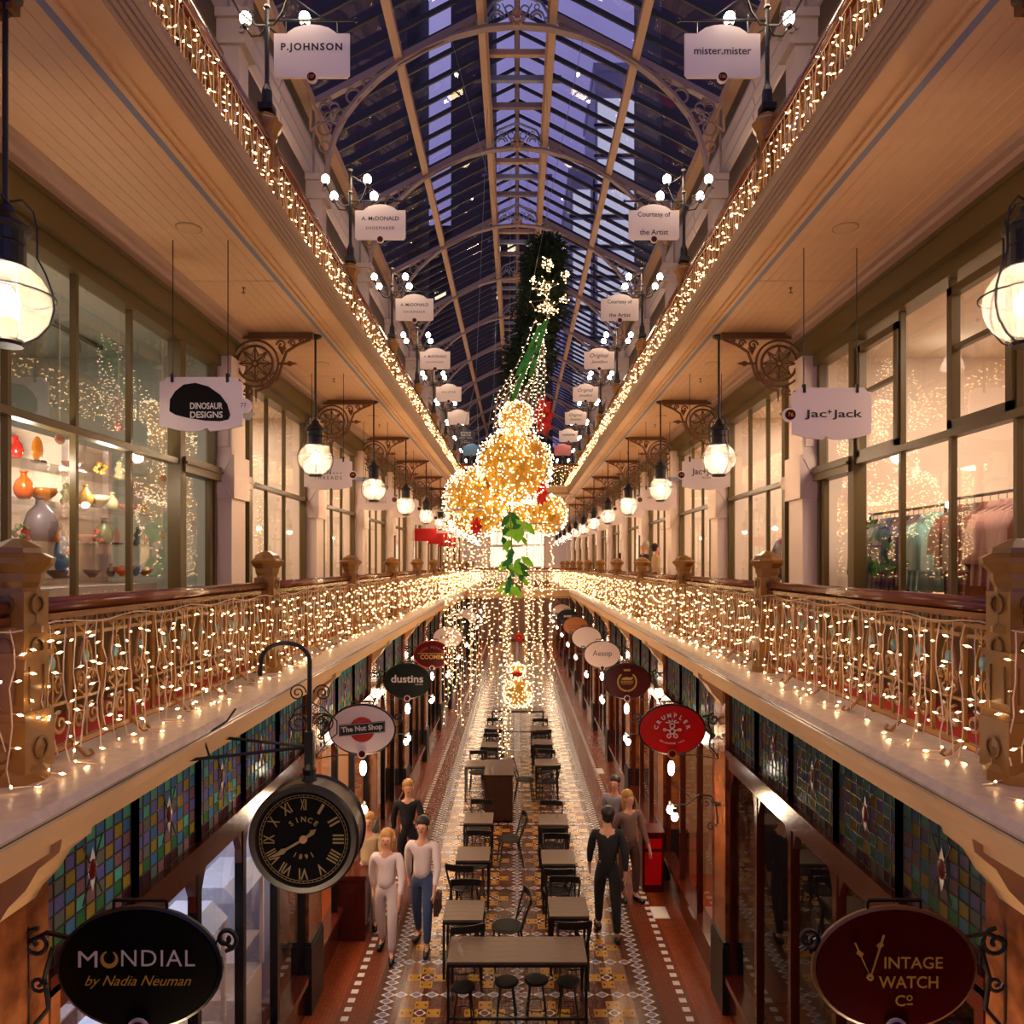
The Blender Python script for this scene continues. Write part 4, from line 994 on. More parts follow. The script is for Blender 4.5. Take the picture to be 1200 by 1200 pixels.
hands.ring((-.127, -.024, -.035), .012, .006, n=12, k=4)
face = merge(hands, text_mb('INTAGE', 'gold', width=.285, height=.058, at=(.085, -.024, .035), bold=.012), text_mb('WATCH', 'gold', width=.29, height=.06, at=(.06, -.024, -.06), bold=.012), text_mb('C', 'gold', height=.055, at=(.02, -.024, -.15), bold=.012), text_mb('o', 'gold', height=.03, at=(.065, -.024, -.137), bold=.012), B('gold').box(.05, .08, -.026, -.022, -.17, -.164))
oval_sign(1, 0, 'maroon', 'large maroon oval sign lettered VINTAGE WATCH Co in gold', face, rim='bracket')
face = merge(B('signred').poly_y(oval(.15, .15), -.023, -.02), B('ink').poly_y([(-.275, -.085), (.275, -.03), (.275, .105), (-.275, .055)], -.026, -.022), B('white').tube([(-.265, -.0262, -.077), (.266, -.0262, -.023), (.266, -.0262, .096), (-.265, -.0262, .047)], .003, 4, closed=True), text_mb('The Nut Shop', 'white', width=.49, height=.085, at=(0, -.029, .01), bold=.03, rot=.09))
oval_sign(-1, 1, 'sign', 'white oval sign lettered The Nut Shop on a black bar over a red disc', face)
oval_sign(-1, 2, 'darkgreen', 'dark green oval sign lettered dustins', merge(text_mb('dustins', 'white', width=.54, height=.13, at=(0, -.024, .04), bold=.02), text_mb('espresso', 'white', width=.13, at=(.2, -.024, -.06))))
oval_sign(-1, 3, 'maroon', 'dark oval sign lettered COOMBS below a curved line of red letters', merge(text_mb('COOMBS', 'gold', width=.5, height=.10, at=(0, -.024, -.05), bold=.02), B('gold').box(-.3, .3, -.024, -.02, .02, .03), arc_text('SHOE REPAIR', 'signred', (0, 0, -.18), .34, PI/2, 1.5, .05, y=-.024)), rim='redbow')
oval_sign(-1, 4, 'sign', 'white oval sign lettered JANESCE behind hanging light strings', text_mb('JANESCE', 'ink', width=.42, at=(0, -.024, .01)))
oval_sign(-1, 5, 'signblack', 'small dark oval sign beyond the white one, left row', text_mb('TAILOR', 'gold', width=.4, at=(0, -.024, -.05))); oval_sign(-1, 6, 'sign', 'pale oval sign under the far footbridge, left row')
# crumpled figure on the red sign: splayed hair, ring body, round hands and feet
fg = B('white')
for a in (35, 62, 90, 118, 145): t = math.radians(a); fg.tube([(.03*math.cos(t), -.024, .065+.03*math.sin(t)), (.095*math.cos(t), -.024, .045+.075*math.sin(t))], [.006, .009], 4)
fg.ring((0, -.024, .045), .028, .008, n=14, k=4); fg.ring((0, -.024, -.02), .03, .009, n=12, k=4)
for u in (-1, 1):
    fg.tube([(u*.03, -.024, -.01), (u*.08, -.024, 0)], .008, 4); fg.ring((u*.09, -.024, 0), .014, .006, n=10, k=4); fg.ring((u*.04, -.024, -.075), .022, .008, n=10, k=4)
face = merge(arc_text('CRUMPLER', 'white', (0, 0, -.03), .20, PI/2, 2.55, .05, y=-.024, bold=.03), fg, arc_text('MELBOURNE 1995', 'white', (0, 0, .12), .285, -PI/2, 1.0, .02, inward=True, y=-.024))
oval_sign(1, 1, 'red', 'bright red oval sign lettered CRUMPLER over a white wild-haired stick figure', face, disc='amber')
wr = B('gold')
for u in (-1, 1):
    for i in range(12):
        t = -PI/2+u*(.15+i*.2); p = (.155*math.cos(t), .155*math.sin(t)-.01); d = t+u*PI/2
        wr.poly_y([(p[0]-.026*math.cos(d), p[1]-.026*math.sin(d)), (p[0]-.018*math.cos(t), p[1]-.018*math.sin(t)), (p[0]+.026*math.cos(d), p[1]+.026*math.sin(d)), (p[0]+.018*math.cos(t), p[1]+.018*math.sin(t))], -.026, -.022)
wr.poly_y([(-.05, .17), (-.06, .205), (-.03, .19), (-.025, .215), (0, .19), (.025, .215), (.03, .19), (.06, .205), (.05, .17)], -.026, -.022)
wr.poly_y([(-.10, .03), (-.07, .055), (-.01, .07), (.05, .06), (.09, .07), (.10, .04), (.06, .02), (-.05, .02)], -.026, -.022)
oval_sign(1, 2, 'maroon', 'maroon oval sign with a gold wreath around a crown and animal', merge(wr, text_mb('RODOLFO', 'gold', width=.21, at=(0, -.024, -.01), bold=.03), B('gold').box(-.09, .09, -.024, -.02, -.05, -.043)))
oval_sign(1, 3, 'sign', 'white oval sign lettered Aesop', text_mb('Aesop', 'ink', width=.42, at=(0, -.024, .01)))
oval_sign(1, 4, 'sign', 'blank white oval sign behind the Aesop sign'); oval_sign(1, 5, 'amber', 'amber oval sign beyond the blank white one', merge(B('maroon').box(-.25, .25, -.024, -.02, .0, .01), B('maroon').box(-.25, .25, -.024, -.02, -.07, -.06)))
oval_sign(1, 6, 'signblack', 'black oval sign beyond the amber one', text_mb('SHOES', 'white', width=.3, at=(0, -.024, .05), bold=.02)); oval_sign(1, 7, 'sign', 'small white oval sign last in the right row')

def sconce():
    r = thing('twin_bulb_lamp', '', 'lamp')      # origin on the pier face, light reaches towards -x
    b = B('black'); b.lathe([(0, -.03), (.05, -.03), (.05, .0)], (0, 0, 0), 10); b.tube([(.02, 0, -.25), (0, 0, -.05), (-.06, 0, .08), (-.2, 0, .1), (-.36, 0, -.02), (-.52, 0, -.02)], .011, 5)
    b.spiral((-.12, 0, .0), .07, 1.4, .008, n=16, k=4); b.spiral((-.06, 0, -.28), .06, 1.3, .009, n=14, k=4); b.tube([(-.3, 0, .05), (-.42, 0, .18), (-.5, 0, .2)], .007, 4)
    b.tube([(-.52, -.13, -.04), (-.52, 0, -.02), (-.52, .13, -.04)], .008, 4); part('arm', b, r)
    for v in (-.13, .13):
        part('lamp_socket', B('black').lathe([(.02, -.0), (.028, -.03), (.02, -.06)], (-.52, v, -.02), 8), r)
        part('bulb', B('bulb', True).sphere((-.52, v, -.12), .042, 8, 6, sz=1.3), r)
    return r
def signlamp():
    r = thing('sign_lamp', '', 'lamp')           # hangs under an oval sign
    b = B('black'); b.tube([(.55, 0, .06), (.30, 0, .10), (0, .02, .10)], .008, 4); b.tube([(0, .02, .10), (0, .02, .03)], .012, 6); part('arm', b, r)
    part('bulb', B('bulb', True).sphere((0, .02, -.06), .04, 10, 8, sz=2.2), r); return r
A0, G0 = sconce(), signlamp(); first = True
for s in (-1, 1):
    for k, y in enumerate(PY[:11]):
        a = A0 if first else dup(A0, (0, 0, 0)); g = G0 if first else dup(G0, (0, 0, 0)); first = False
        a.location = (s*2.36, y, 2.36); a.scale = (s, 1, 1); a['label'] = f"pair of bare bulbs on a black scroll arm, {SIDE[s]} ground-floor pier, {ORD[k]} from the camera"; a['group'] = 'twin bulb lamps on the piers'
        g.location = (s*1.85, y+.1, 2.80); g.scale = (s, 1, 1); g['label'] = f"long bare bulb hanging under the {ORD[k]} oval sign of the {SIDE[s]} row"; g['group'] = 'bulbs under the oval signs'
        point_light('lamp_light', (s*1.80, y, 2.35), LE['sconce'], WARM2, .12)
    
# ================================================================== CLOCK ON ITS IRON POLE
CD = 5.15; cx, cz = PX(356, CD), PZ(983, CD)
ck = thing('hanging_clock', 'round black drum clock with gold roman numerals, SINCE 1891', 'clock', (cx, CD, cz))
b = B(mat('clock_case', C(34, 24, 20), .35)); b.smooth = False
b.lathe([(0, .30), (.30, .30), (.36, .27), (.375, .24), (.36, .22), (.36, .06), (.375, .045), (.375, .0), (.36, -.02), (.325, -.02), (.315, .0)][::-1], n=48, axis='y'); part('drum', b, ck)
part('dial', B(mat('clock_dial', C(9, 8, 10), .8, spec=.1)).lathe([(0, -.002), (.32, -.002), (.32, .02)], n=48, axis='y'), ck)
g = mat('clock_gold', C(128, 104, 52), .5); M['clockgold'] = g
tk = B(g)
for i in range(60):
    a = i*PI/30; w = .006 if i % 5 else .011
    tk.tube([(.296*math.cos(a), -.006, .296*math.sin(a)), ((.296-w)*math.cos(a), -.006, (.296-w)*math.sin(a))], .0025, 4)
tk.ring((0, -.006, 0), .30, .002, n=60, k=4); tk.ring((0, -.006, 0), .284, .002, n=60, k=4); part('minute_track', tk, ck, kind='stuff')
for i, t in enumerate(['XII', 'I', 'II', 'III', 'IIII', 'V', 'VI', 'VII', 'VIII', 'IX', 'X', 'XI']):
    a = PI/2-i*PI/6; part('numeral', text_mb(t, 'clockgold', width=[.03, .014, .03, .045, .055, .034, .045, .055, .065, .042, .034, .045][i]*1.4, height=.075, at=(.235*math.cos(a), -.006, .235*math.sin(a)), rot=a-PI/2, bold=.012), ck)
part('lettering', merge(arc_text('SINCE', 'clockgold', (0, 0, 0), .135, PI/2, 1.35, .036, y=-.006), arc_text('1891', 'clockgold', (0, 0, 0), .12, -PI/2, 1.0, .034, y=-.006, inward=True)), ck)
def hand(L, w, a, tail, y):
    b = B(g); u, v = math.sin(a), math.cos(a); p = lambda r, q: (u*r+v*q, v*r-u*q)
    b.poly_y([p(-tail, w*.8), p(-tail, -w*.8), p(L*.55, -w), p(L*.66, -w*2.4), p(L, 0), p(L*.66, w*2.4), p(L*.55, w)], y-.002, y+.002); return b
part('minute_hand', hand(.245, .008, math.radians(240), .07, -.014), ck); part('hour_hand', hand(.11, .008, math.radians(52), .03, -.010), ck)
part('hub', B(mat('clock_hub', C(170, 110, 60), .4)).lathe([(0, -.02), (.026, -.02), (.026, -.008)], n=14, axis='y'), ck)
part('top_finial', B('black').lathe([(.06, .34), (.04, .40), (.05, .44), (.02, .48), (0, .5)], (0, .14, 0), 10), ck)
pl = thing('clock_bracket', 'black wrought-iron pole with hooked top and scrolls holding the clock', 'bracket', (PX(363, 5.3), 5.3, 0))
zj = CZ-1.28; zt = PZ(775, 5.3)
b = B('black'); pts = [(0, 0, cz+.33), (0, 0, zt)]
for i in range(1, 12): a = i*PI/12; pts.append((-.17+.17*math.cos(a), 0, zt+.13*math.sin(a)))
pts += [(-.34, 0, zt), (-.345, 0, zt-.10)]
b.tube(pts, .017, 6); b.tube([(0, 0, cz+.33), (0, 0, PZ(868, 5.3))], .035, 8); b.box(-.03, .03, -.03, .03, PZ(850, 5.3)-.5, PZ(840, 5.3)-.1); part('pole', b, pl)
b = B('black')
for (x, z, R) in ((-.085, PZ(812, 5.3), .062), (.09, PZ(812, 5.3), .062), (-.08, PZ(848, 5.3), .075), (.10, PZ(848, 5.3), .08)):
    b.spiral((x, 0, z), R, 1.9, .006, a0=(0 if x < 0 else PI), sgn=(1 if x < 0 else -1), n=30, k=4)
b.tube([(0, 0, PZ(822, 5.3)), (.1, 0, PZ(830, 5.3)), (.19, 0, PZ(845, 5.3)), (.19, 0, PZ(860, 5.3)), (.1, 0, PZ(872, 5.3))], .006, 4); b.tube([(0, 0, PZ(822, 5.3)), (-.10, 0, PZ(832, 5.3)), (-.15, 0, PZ(848, 5.3)), (-.1, 0, PZ(860, 5.3))], .006, 4)
part('scroll', b, pl)
b = B('black')
for yy in (4.78, 5.69): b.tube([(0, 0, zj), (-2.45+1.447, yy-5.3, zj+.0)], .012, 5)
b.tube([(-.6, -.25, zj), (-.62, -.3, zj+.14), (-.50, -.2, zj+.22), (-.45, -.18, zj+.30)], .008, 5); part('wall_stay', b, pl)

# ================================================================== TABLES, CHAIRS, STOOLS
def table(w, d, h=.75):
    r = thing('cafe_table', '', 'table')
    n = max(3, int(d/.1)); bo = []
    for i in range(n): link('plank', B('tabletop').box(-w/2, w/2, 0, d/n-.0015, h-.028, h).mesh('plank'), r, (0, -d/2+i*d/n+.002, 0))
    f = B('chair'); f.box(-w/2, w/2, -d/2, -d/2+.03, h-.06, h-.028); f.box(-w/2, w/2, d/2-.03, d/2, h-.06, h-.028); f.box(-w/2, -w/2+.03, -d/2, d/2, h-.06, h-.028); f.box(w/2-.03, w/2, -d/2, d/2, h-.06, h-.028)
    f.box(-w/2, w/2, -d/2, -d/2+.025, .10, .125) if w > 1 else None; f.box(-w/2+.005, -w/2+.025, -d/2, d/2, .10, .125); f.box(w/2-.025, w/2-.005, -d/2, d/2, .10, .125); part('frame', f, r)
    for u in (-1, 1):
        for v in (-1, 1): part('leg', B('chair').box(u*(w/2-.03), u*w/2, v*(d/2-.03), v*d/2, 0, h-.028), r)
    return r
def chair():
    r = thing('cafe_chair', '', 'chair')       # faces +y (back at -y)
    b = B('seat'); b.lathe([(.17, .435), (.20, .445), (.20, .46), (.17, .468), (0, .468)], n=20); b.use(M['chair']); b.ring((0, 0, .448), .20, .014, 'xy', 20, 5); part('seat', b, r)
    for u in (-1, 1):
        part('leg', B('chair').tube([(u*.14, .13, .44), (u*.18, .19, 0)], [.016, .012], 6), r)
        part('leg', B('chair').tube([(u*.21, -.27, .84), (u*.185, -.20, .62), (u*.16, -.15, .44), (u*.18, -.23, 0)], [.013, .015, .016, .012], 6), r)
    b = B('chair'); pts = [(.21*math.sin(a), -.27-.05*(math.cos(a)-0), 0) for a in [(-1+i/5)*PI/2*.999 for i in range(11)]]
    for i in range(10):
        p, q = pts[i], pts[i+1]
        b.add([(p[0], p[1], .78), (q[0], q[1], .78), (q[0], q[1], .87), (p[0], p[1], .87), (p[0], p[1]+.014, .78), (q[0], q[1]+.014, .78), (q[0], q[1]+.014, .87), (p[0], p[1]+.014, .87)], [(0, 1, 2, 3), (5, 4, 7, 6), (3, 2, 6, 7), (0, 4, 5, 1)])
    part('backrest', b, r)
    part('back_splat', B('chair').tube([(-.17, -.18, .56), (0, -.235, .60), (.17, -.18, .56)], .011, 5).tube([(-.15, -.15, .46), (0, -.28, .80)], .008, 4).tube([(.15, -.15, .46), (0, -.28, .80)], .008, 4), r)
    part('stretcher_ring', B('chair').ring((0, -.01, .22), .165, .009, 'xy', 18, 4), r)
    return r
def stool():
    r = thing('round_stool', '', 'stool'); b = B('seat'); b.lathe([(.10, .43), (.135, .44), (.14, .455), (.12, .468), (0, .47)], n=18); part('seat', b, r)
    for a in range(4): t = PI/4+a*PI/2; part('leg', B('chair').tube([(.09*math.cos(t), .09*math.sin(t), .44), (.16*math.cos(t), .16*math.sin(t), 0)], .010, 5), r)
    part('stretcher_ring', B('chair').ring((0, 0, .16), .13, .007, 'xy', 16, 4), r); return r
T_BIG = table(1.57, .58); T_BIG.location = (0, 8.76, 0); T_BIG['label'] = 'wide wooden-topped table nearest the camera, spanning the aisle'
T_FAR = dup(T_BIG, (.02, 23.2, 0), 'wide table at the far end of the cafe rows, below the gold ball'); T_SM = table(.50, .56)
TL = [(-.68, 9.75), (-.67, 11.65), (-.67, 13.28), (-.9, 16.9), (-.62, 18.65), (-.60, 20.6)]; TR = [(.66, 9.85), (.62, 11.52), (.62, 13.2), (.66, 17.0), (.62, 18.9), (.62, 20.5)]
first = True; C0 = chair(); cfirst = True; S0 = stool()
def put_chair(x, y, rz, label):
    global cfirst
    o = C0 if cfirst else dup(C0, (0, 0, 0)); cfirst = False
    o.location = (x, y, 0); o.rotation_euler = (0, 0, rz); o['label'] = label; o['group'] = 'black bentwood cafe chairs'
for S, lst in (('left', TL), ('right', TR)):
    for i, (x, y) in enumerate(lst):
        o = T_SM if first else dup(T_SM, (0, 0, 0)); first = False
        o.location = (x, y, 0); o['label'] = f"small square wooden-topped table, {ORD[i]} from the camera in the {S} cafe row"; o['group'] = 'small cafe tables'
        put_chair(x+random.uniform(-.05, .05), y+.36, PI+random.uniform(-.2, .2), f"black chair on the far side of the {ORD[i]} table, {S} row")
        if not (S == 'left' and i in (2, 3)) and i > 0: put_chair(x-(.12 if (S, i) == ('left', 1) else 0)+random.uniform(-.04, .04), y-.46, random.uniform(-.25, .25), f"black chair on the near side of the {ORD[i]} table, {S} row")
        if i in (0,): put_chair(x+(.02), y-.38, random.uniform(-.3, .3), f"black chair between the wide table and the {ORD[i]} table of the {S} row")
put_chair(-.13, 9.95, PI/2+.2, 'black chair turned side-on beside the first left table'); put_chair(-.14, 13.1, PI/2+.15, 'black chair turned side-on beside the third left table'); put_chair(.17, 16.7, -PI/2-.1, 'black chair turned side-on beside the fourth right table')
for i, (x, y, lab) in enumerate(((-.60, 8.52, 'brown round stool at the left end under the wide table'), (-.12, 8.62, 'black round stool second from the left under the wide table'), (.22, 8.66, 'black round stool in the middle under the wide table'), (.58, 8.62, 'dark brown round stool at the right end under the wide table'))):
    o = S0 if i == 0 else dup(S0, (0, 0, 0)); o.location = (x, y, 0); o['label'] = lab; o['group'] = 'stools under the wide table'
# counter with a dark brown panel
ct = thing('service_counter', 'dark brown panelled service counter standing among the cafe tables', 'counter', (-.37, 15.8, 0))
b = B('brownpanel'); b.box(-.28, .28, -.58, .58, .04, .93); part('body', b, ct); b = B('brownpanel'); b.box(-.30, .30, -.60, .60, .93, .96); part('top', b, ct)
for u in (-.14, .14): part('door', B('brownpanel').box(u-.13, u+.13, -.595, -.58, .08, .90), ct)
part('glass_jar', B('globe').lathe([(.03, .96), (.035, 1.0), (.02, 1.05), (.02, 1.07)], (-.12, -.45, 0), 10), ct)
# condiments on tables
def shaker(x, y, lab, z=.75):
    r = thing('condiment_bottle', lab, 'bottle', (x, y, z), 'bottles on the cafe tables'); part('glass', B('globe').lathe([(.018, 0), (.02, .01), (.018, .07), (.008, .09), (.008, .11)], n=10), r); part('cap', B('metal').lathe([(.010, .11), (.010, .13), (0, .132)], n=8), r)
shaker(-.66, 8.72, 'small clear bottle at the left end of the wide table'); shaker(-.63, 8.62, 'clear shaker beside the small bottle on the wide table'); shaker(.45, 9.0, 'tiny shaker near the right end of the wide table'); shaker(.70, 13.25, 'small bottle on the third table of the right row'); shaker(-.62, 13.3, 'small bottle on the third table of the left row')
# mats
for x, y, w, d, lab in ((2.12, 11.3, .22, .36, 'white rectangular mat at the right shop doorway'), (2.07, 19.0, .16, .45, 'small white mat further along the right shops')):
    r = thing('floor_mat', lab, 'mat', (x, y, 0)); part('pad', B('white').box(-w/2, w/2, -d/2, d/2, 0, .008), r); part('border', B('stone').box(-w/2-.012, w/2+.012, -d/2-.012, d/2+.012, 0, .005), r)
# red and wooden display plinths beside the piers
for x, y, w, d, h, m, lab in ((2.15, 12.2, .34, .4, .95, 'maroon', 'dark red panelled display plinth by the right pier'), (-2.28, 11.0, .38, 1.1, .9, 'redwood', 'red-brown wooden display case by the left shopfront')):
    r = thing('display_plinth', lab, 'cabinet', (x, y, 0)); b = B(m); b.box(-w/2, w/2, -d/2, d/2, 0, h-.06); part('body', b, r); part('top', B(m).box(-w/2-.02, w/2+.02, -d/2-.02, d/2+.02, h-.06, h), r)
    part('door', B('red' if m == 'maroon' else m).box(-w/2+.04, w/2-.04, -d/2-.012, -d/2, .12, h-.32), r); part('drawer', B('red' if m == 'maroon' else m).box(-w/2+.04, w/2-.04, -d/2-.012, -d/2, h-.26, h-.1), r)

# ================================================================== PEOPLE
def skin_mesh(name, verts, edges, radii, m, sub=1):
    me = bpy.data.meshes.new(name); me.from_pydata(verts, edges, []); o = bpy.data.objects.new('tmp', me); COL.objects.link(o)
    md = o.modifiers.new('s', 'SKIN'); md.branch_smoothing = .4; md.use_smooth_shade = True
    for i, r in enumerate(radii): q = me.skin_vertices[0].data[i]; q.radius = (r, r) if not isinstance(r, tuple) else r; q.use_root = (i == 0)
    sb = o.modifiers.new('u', 'SUBSURF'); sb.levels = sub; sb.render_levels = sub
    dg = bpy.context.evaluated_depsgraph_get(); r = bpy.data.meshes.new_from_object(o.evaluated_get(dg)); r.name = name
    bpy.data.objects.remove(o); bpy.data.meshes.remove(me); r.materials.clear(); r.materials.append(m); return r
def person(label, loc, rz, H=1.68, top='white', legs='denim', hair='dark', stride=.22, swing=.2, skirt=False, bent=0, long_hair=False, hold=None, coat=False):
    k = H/1.7; r = thing('person', label, 'person', loc, None, rz)
    V = {}; E = []; R = {}
    def j(n, x, y, z, rad, par=None): V[n] = (x*k, y*k, z*k); R[n] = rad*k; (E.append((par, n)) if par else None)
    f = stride
    j('pel', 0, 0, .95, .115); j('wai', 0, .01, 1.10, .10, 'pel'); j('che', 0, 0, 1.28, .115, 'wai'); j('nb', 0, .01, 1.43, .06, 'che'); j('nt', 0, -.005, 1.50, .045, 'nb'); j('jaw', 0, -.03, 1.555, .062, 'nt'); j('hd', 0, -.012, 1.615, .082, 'jaw'); j('cr', 0, .005, 1.665, .058, 'hd')
    for s_, n in ((-1, 'l'), (1, 'r')):
        fw = s_*f; aw = -s_*swing
        j('hip'+n, s_*.09, 0, .90, .085, 'pel'); j('kn'+n, s_*.10, -fw*.55-.02, .50, .055, 'hip'+n); j('an'+n, s_*.10, -fw*.9+.03, .09, .036, 'kn'+n); j('to'+n, s_*.12, -fw*.9-.14, .035, .028, 'an'+n)
        j('sh'+n, s_*.175, 0, 1.39, .052, 'che'); j('el'+n, s_*.225, aw*.5+.02, 1.10, .038, 'sh'+n); j('wr'+n, s_*.215, aw-.05, .87, .026, 'el'+n); j('pa'+n, s_*.215, aw-.07, .80, .030, 'wr'+n)
        for i, (dx, dy, L) in enumerate(((-.0, -.032, .070), (-.004, -.012, .082), (-.004, .010, .076), (.0, .030, .060))):
            j(f'f{i}a{n}', s_*(.215+dx), aw-.07+dy, .80-L*.6, .0095, 'pa'+n); j(f'f{i}b{n}', s_*(.208+dx), aw-.075+dy, .80-L*1.05, .008, f'f{i}a{n}')
        j('tha'+n, s_*.195, aw-.11, .795, .011, 'pa'+n); j('thb'+n, s_*.19, aw-.125, .765, .009, 'tha'+n)
    nm = list(V); ix = {n: i for i, n in enumerate(nm)}
    link('body', skin_mesh('body', [V[n] for n in nm], [(ix[a], ix[b]) for a, b in E], [R[n] for n in nm], M['skin']), r)
    def cloth(name, seq, add, m, sub=1):
        ns_, es, rr, id_ = [], [], [], {}
        for n, a in seq.items(): id_[n] = len(ns_); ns_.append(V[n]); rr.append(R[n]+a*k)
        for a, b in E:
            if a in id_ and b in id_: es.append((id_[a], id_[b]))
        for p, q, t, ra in add:      # extra stub from joint p towards q at fraction t
            v = Vector(V[p]).lerp(Vector(V[q]), t); ns_.append(tuple(v)); rr.append(ra*k); es.append((id_[p], len(ns_)-1))
        link(name, skin_mesh(name, ns_, es, rr, m, sub), r)
    cloth('coat' if coat else 'shirt', {'nb': .006, 'pel': .020, 'wai': .024, 'che': .020, 'shl': .018, 'shr': .018, 'ell': .016, 'elr': .016}, [('ell', 'wrl', .85, .036), ('elr', 'wrr', .85, .036), ('pel', 'knl', .16, .125), ('pel', 'knr', .16, .125)]+([('pel', 'knl', .35, .12), ('pel', 'knr', .35, .12)] if coat else []), CLOTH[top])
    if skirt:
        b = B(CLOTH[legs], True); b.lathe([(.125*k, 1.02*k), (.15*k, .92*k), (.19*k, .70*k), (.24*k, .48*k), (.235*k, .48*k)][::-1], n=20); part('skirt', b, r)
    else: cloth('trousers', {'wai': .006, 'pel': .016, 'hipl': .018, 'hipr': .018, 'knl': .020, 'knr': .020}, [('knl', 'anl', .93, .052), ('knr', 'anr', .93, .052)], CLOTH[legs])
    hm = {'dark': 'hairb', 'blond': 'hairy', 'grey': 'hairw'}[hair]
    b = B(hm, True); b.sphere((0, .040*k, 1.662*k), .103*k, 14, 9, .92, .98, .86)
    b.sphere((0, .052*k, 1.605*k), .082*k, 12, 8, .98, .85, 1.05)
    if long_hair: b.sphere((0, .075*k, 1.52*k), .09*k, 12, 8, 1.0, .55, 1.6)
    part('hair', b, r)
    fb = B('skin', True); fb.sphere((0, -.105*k, 1.60*k), .014*k, 6, 5, .8, 1.2, 1.5)
    for u in (-1, 1): fb.sphere((u*.086*k, .0, 1.605*k), .02*k, 6, 5, .4, .8, 1.3)
    part('nose_and_ears', fb, r, kind='stuff')
    eb = B('signblack', True)
    for u in (-1, 1): eb.sphere((u*.032*k, -.094*k, 1.622*k), .009*k, 6, 4, 1.2, .6, .8)
    eb.use(M['signred']); eb.sphere((0, -.094*k, 1.565*k), .018*k, 8, 4, 1.2, .4, .35); part('eyes_and_mouth', eb, r, kind='stuff')
    for n in 'lr':
        b = B('blacks', True); a, t = Vector(V['an'+n]), Vector(V['to'+n]); b.tube([(a.x, a.y+.05*k, .045*k), (a.x, a.y, .05*k), ((a.x+t.x)/2, (a.y+t.y)/2, .045*k), (t.x, t.y-.02, .035*k)], [.035*k, .045*k, .043*k, .030*k], 10); part('shoe', b, r)
    if hold == 'bag': b = B(CLOTH['brown']); b.box(.19*k, .25*k, -.2*k, .08*k, .50*k, .74*k); b.tube([(.22*k, -.14*k, .74*k), (.22*k, -.10*k, .80*k), (.22*k, .0, .74*k)], .008, 4); part('handbag', b, r)
    return r
G0z = 0
person('person in a white shirt and pale trousers walking by the left shops', (PX(453, 10.1), 10.1, 0), 0, 1.62, 'white', 'white', 'blond', long_hair=True)
person('person in a loose beige top close beside the walker in pale trousers', (PX(432, 10.9), 10.9, 0), .1, 1.58, 'beige', 'white', 'blond', stride=.12)
person('person in a pale jacket over a red top and blue jeans, walking', (PX(495, 10.3), 10.3, 0), -.1, 1.72, 'white', 'denim', 'dark', hold='bag')
person('person in dark clothes with fair hair behind the jeans wearer', (PX(478, 12.2), 12.2, 0), .2, 1.68, 'black', 'black', 'blond', stride=.1)
person('person all in black walking alone right of the tables', (PX(712, 10.6), 10.6, 0), PI, 1.78, 'black', 'black', 'dark', coat=True)
person('person in a pale sweater near the right shop plinth', (1.72, 11.7, 0), .5, 1.66, 'taupe', 'brown', 'blond', stride=.08, long_hair=True)
person('person in a grey top and black skirt beside the pale sweater', (1.62, 12.6, 0), -.4, 1.64, 'grey', 'black', 'dark', stride=.05, skirt=True)
person('grey-haired person in black leaning at the right lower gallery rail', (PX(755, 18.6), 18.6, 4.06), -PI/2+.3, 1.64, 'black', 'navy', 'grey', stride=.03)
person('dark-haired person in beige beside the grey-haired one on the gallery', (PX(769, 18.2), 18.2, 4.06), PI/2+.2, 1.58, 'beige', 'brown', 'dark', stride=.03, swing=.05)
person('small dark-haired person further along the right gallery', (PX(727, 25.5), 25.5, 4.06), PI, 1.45, 'black', 'black', 'dark', stride=.03)

# ================================================================== HANGING CHRISTMAS DECORATION
rd = random.Random(11)
def px3(px, py, D): return (PX(px, D), D, PZ(py, D))
gar = thing('pine_garland', 'thick dark pine garland hanging from the roof, with warm lights in it', 'garland', (0, 0, 0))
path = [Vector(px3(641, 282, 14)), Vector(px3(637, 325, 14)), Vector(px3(634, 365, 14)), Vector(px3(624, 405, 14)), Vector(px3(612, 450, 14))]
def along(t):
    t *= len(path)-1; i = min(int(t), len(path)-2); return path[i].lerp(path[i+1], t-i)
core = B('bracket'); core.tube([along(i/12) for i in range(13)], .06, 6); part('core', core, gar)
nd = B('pine'); 
for i in range(13000):
    t = rd.random(); p = along(t); a = rd.uniform(0, 2*PI); el = rd.uniform(-.7, .5)
    d = Vector((math.cos(a)*math.cos(el), math.sin(a)*math.cos(el), math.sin(el))); R = (.44+.07*math.sin(t*17)+.05*math.sin(t*41+a*2))*(.55+.45*min(1, t*6))
    q = p+d*R*rd.uniform(.25, 1); u = (d+Vector((rd.uniform(-.7, .7), rd.uniform(-.7, .7), rd.uniform(-.8, .4)))).normalized(); w = u.cross(Vector((0, 0, 1))).normalized()*.015; L = rd.uniform(.07, .14)
    nd.add([q-w, q+w, q+u*L], [(0, 1, 2)])
    nd.add([q-w.cross(u), q+w.cross(u), q+u*L], [(0, 1, 2)])
part('needles', nd, gar, kind='stuff')
tops = [(along(0), (PX(641, 14), 14, 13.9))]
cb = B('metal')
for a, b_ in tops: cb.tube([a, b_], .006, 4)
cb.tube([px3(590, 275, 14), (-1.1, 12.5, 13.9)], .004, 4); cb.tube([px3(610, 400, 14), (1.1, 12.5, 13.9)], .004, 4)
part('cable', cb, gar)
rb = B('ribbon')
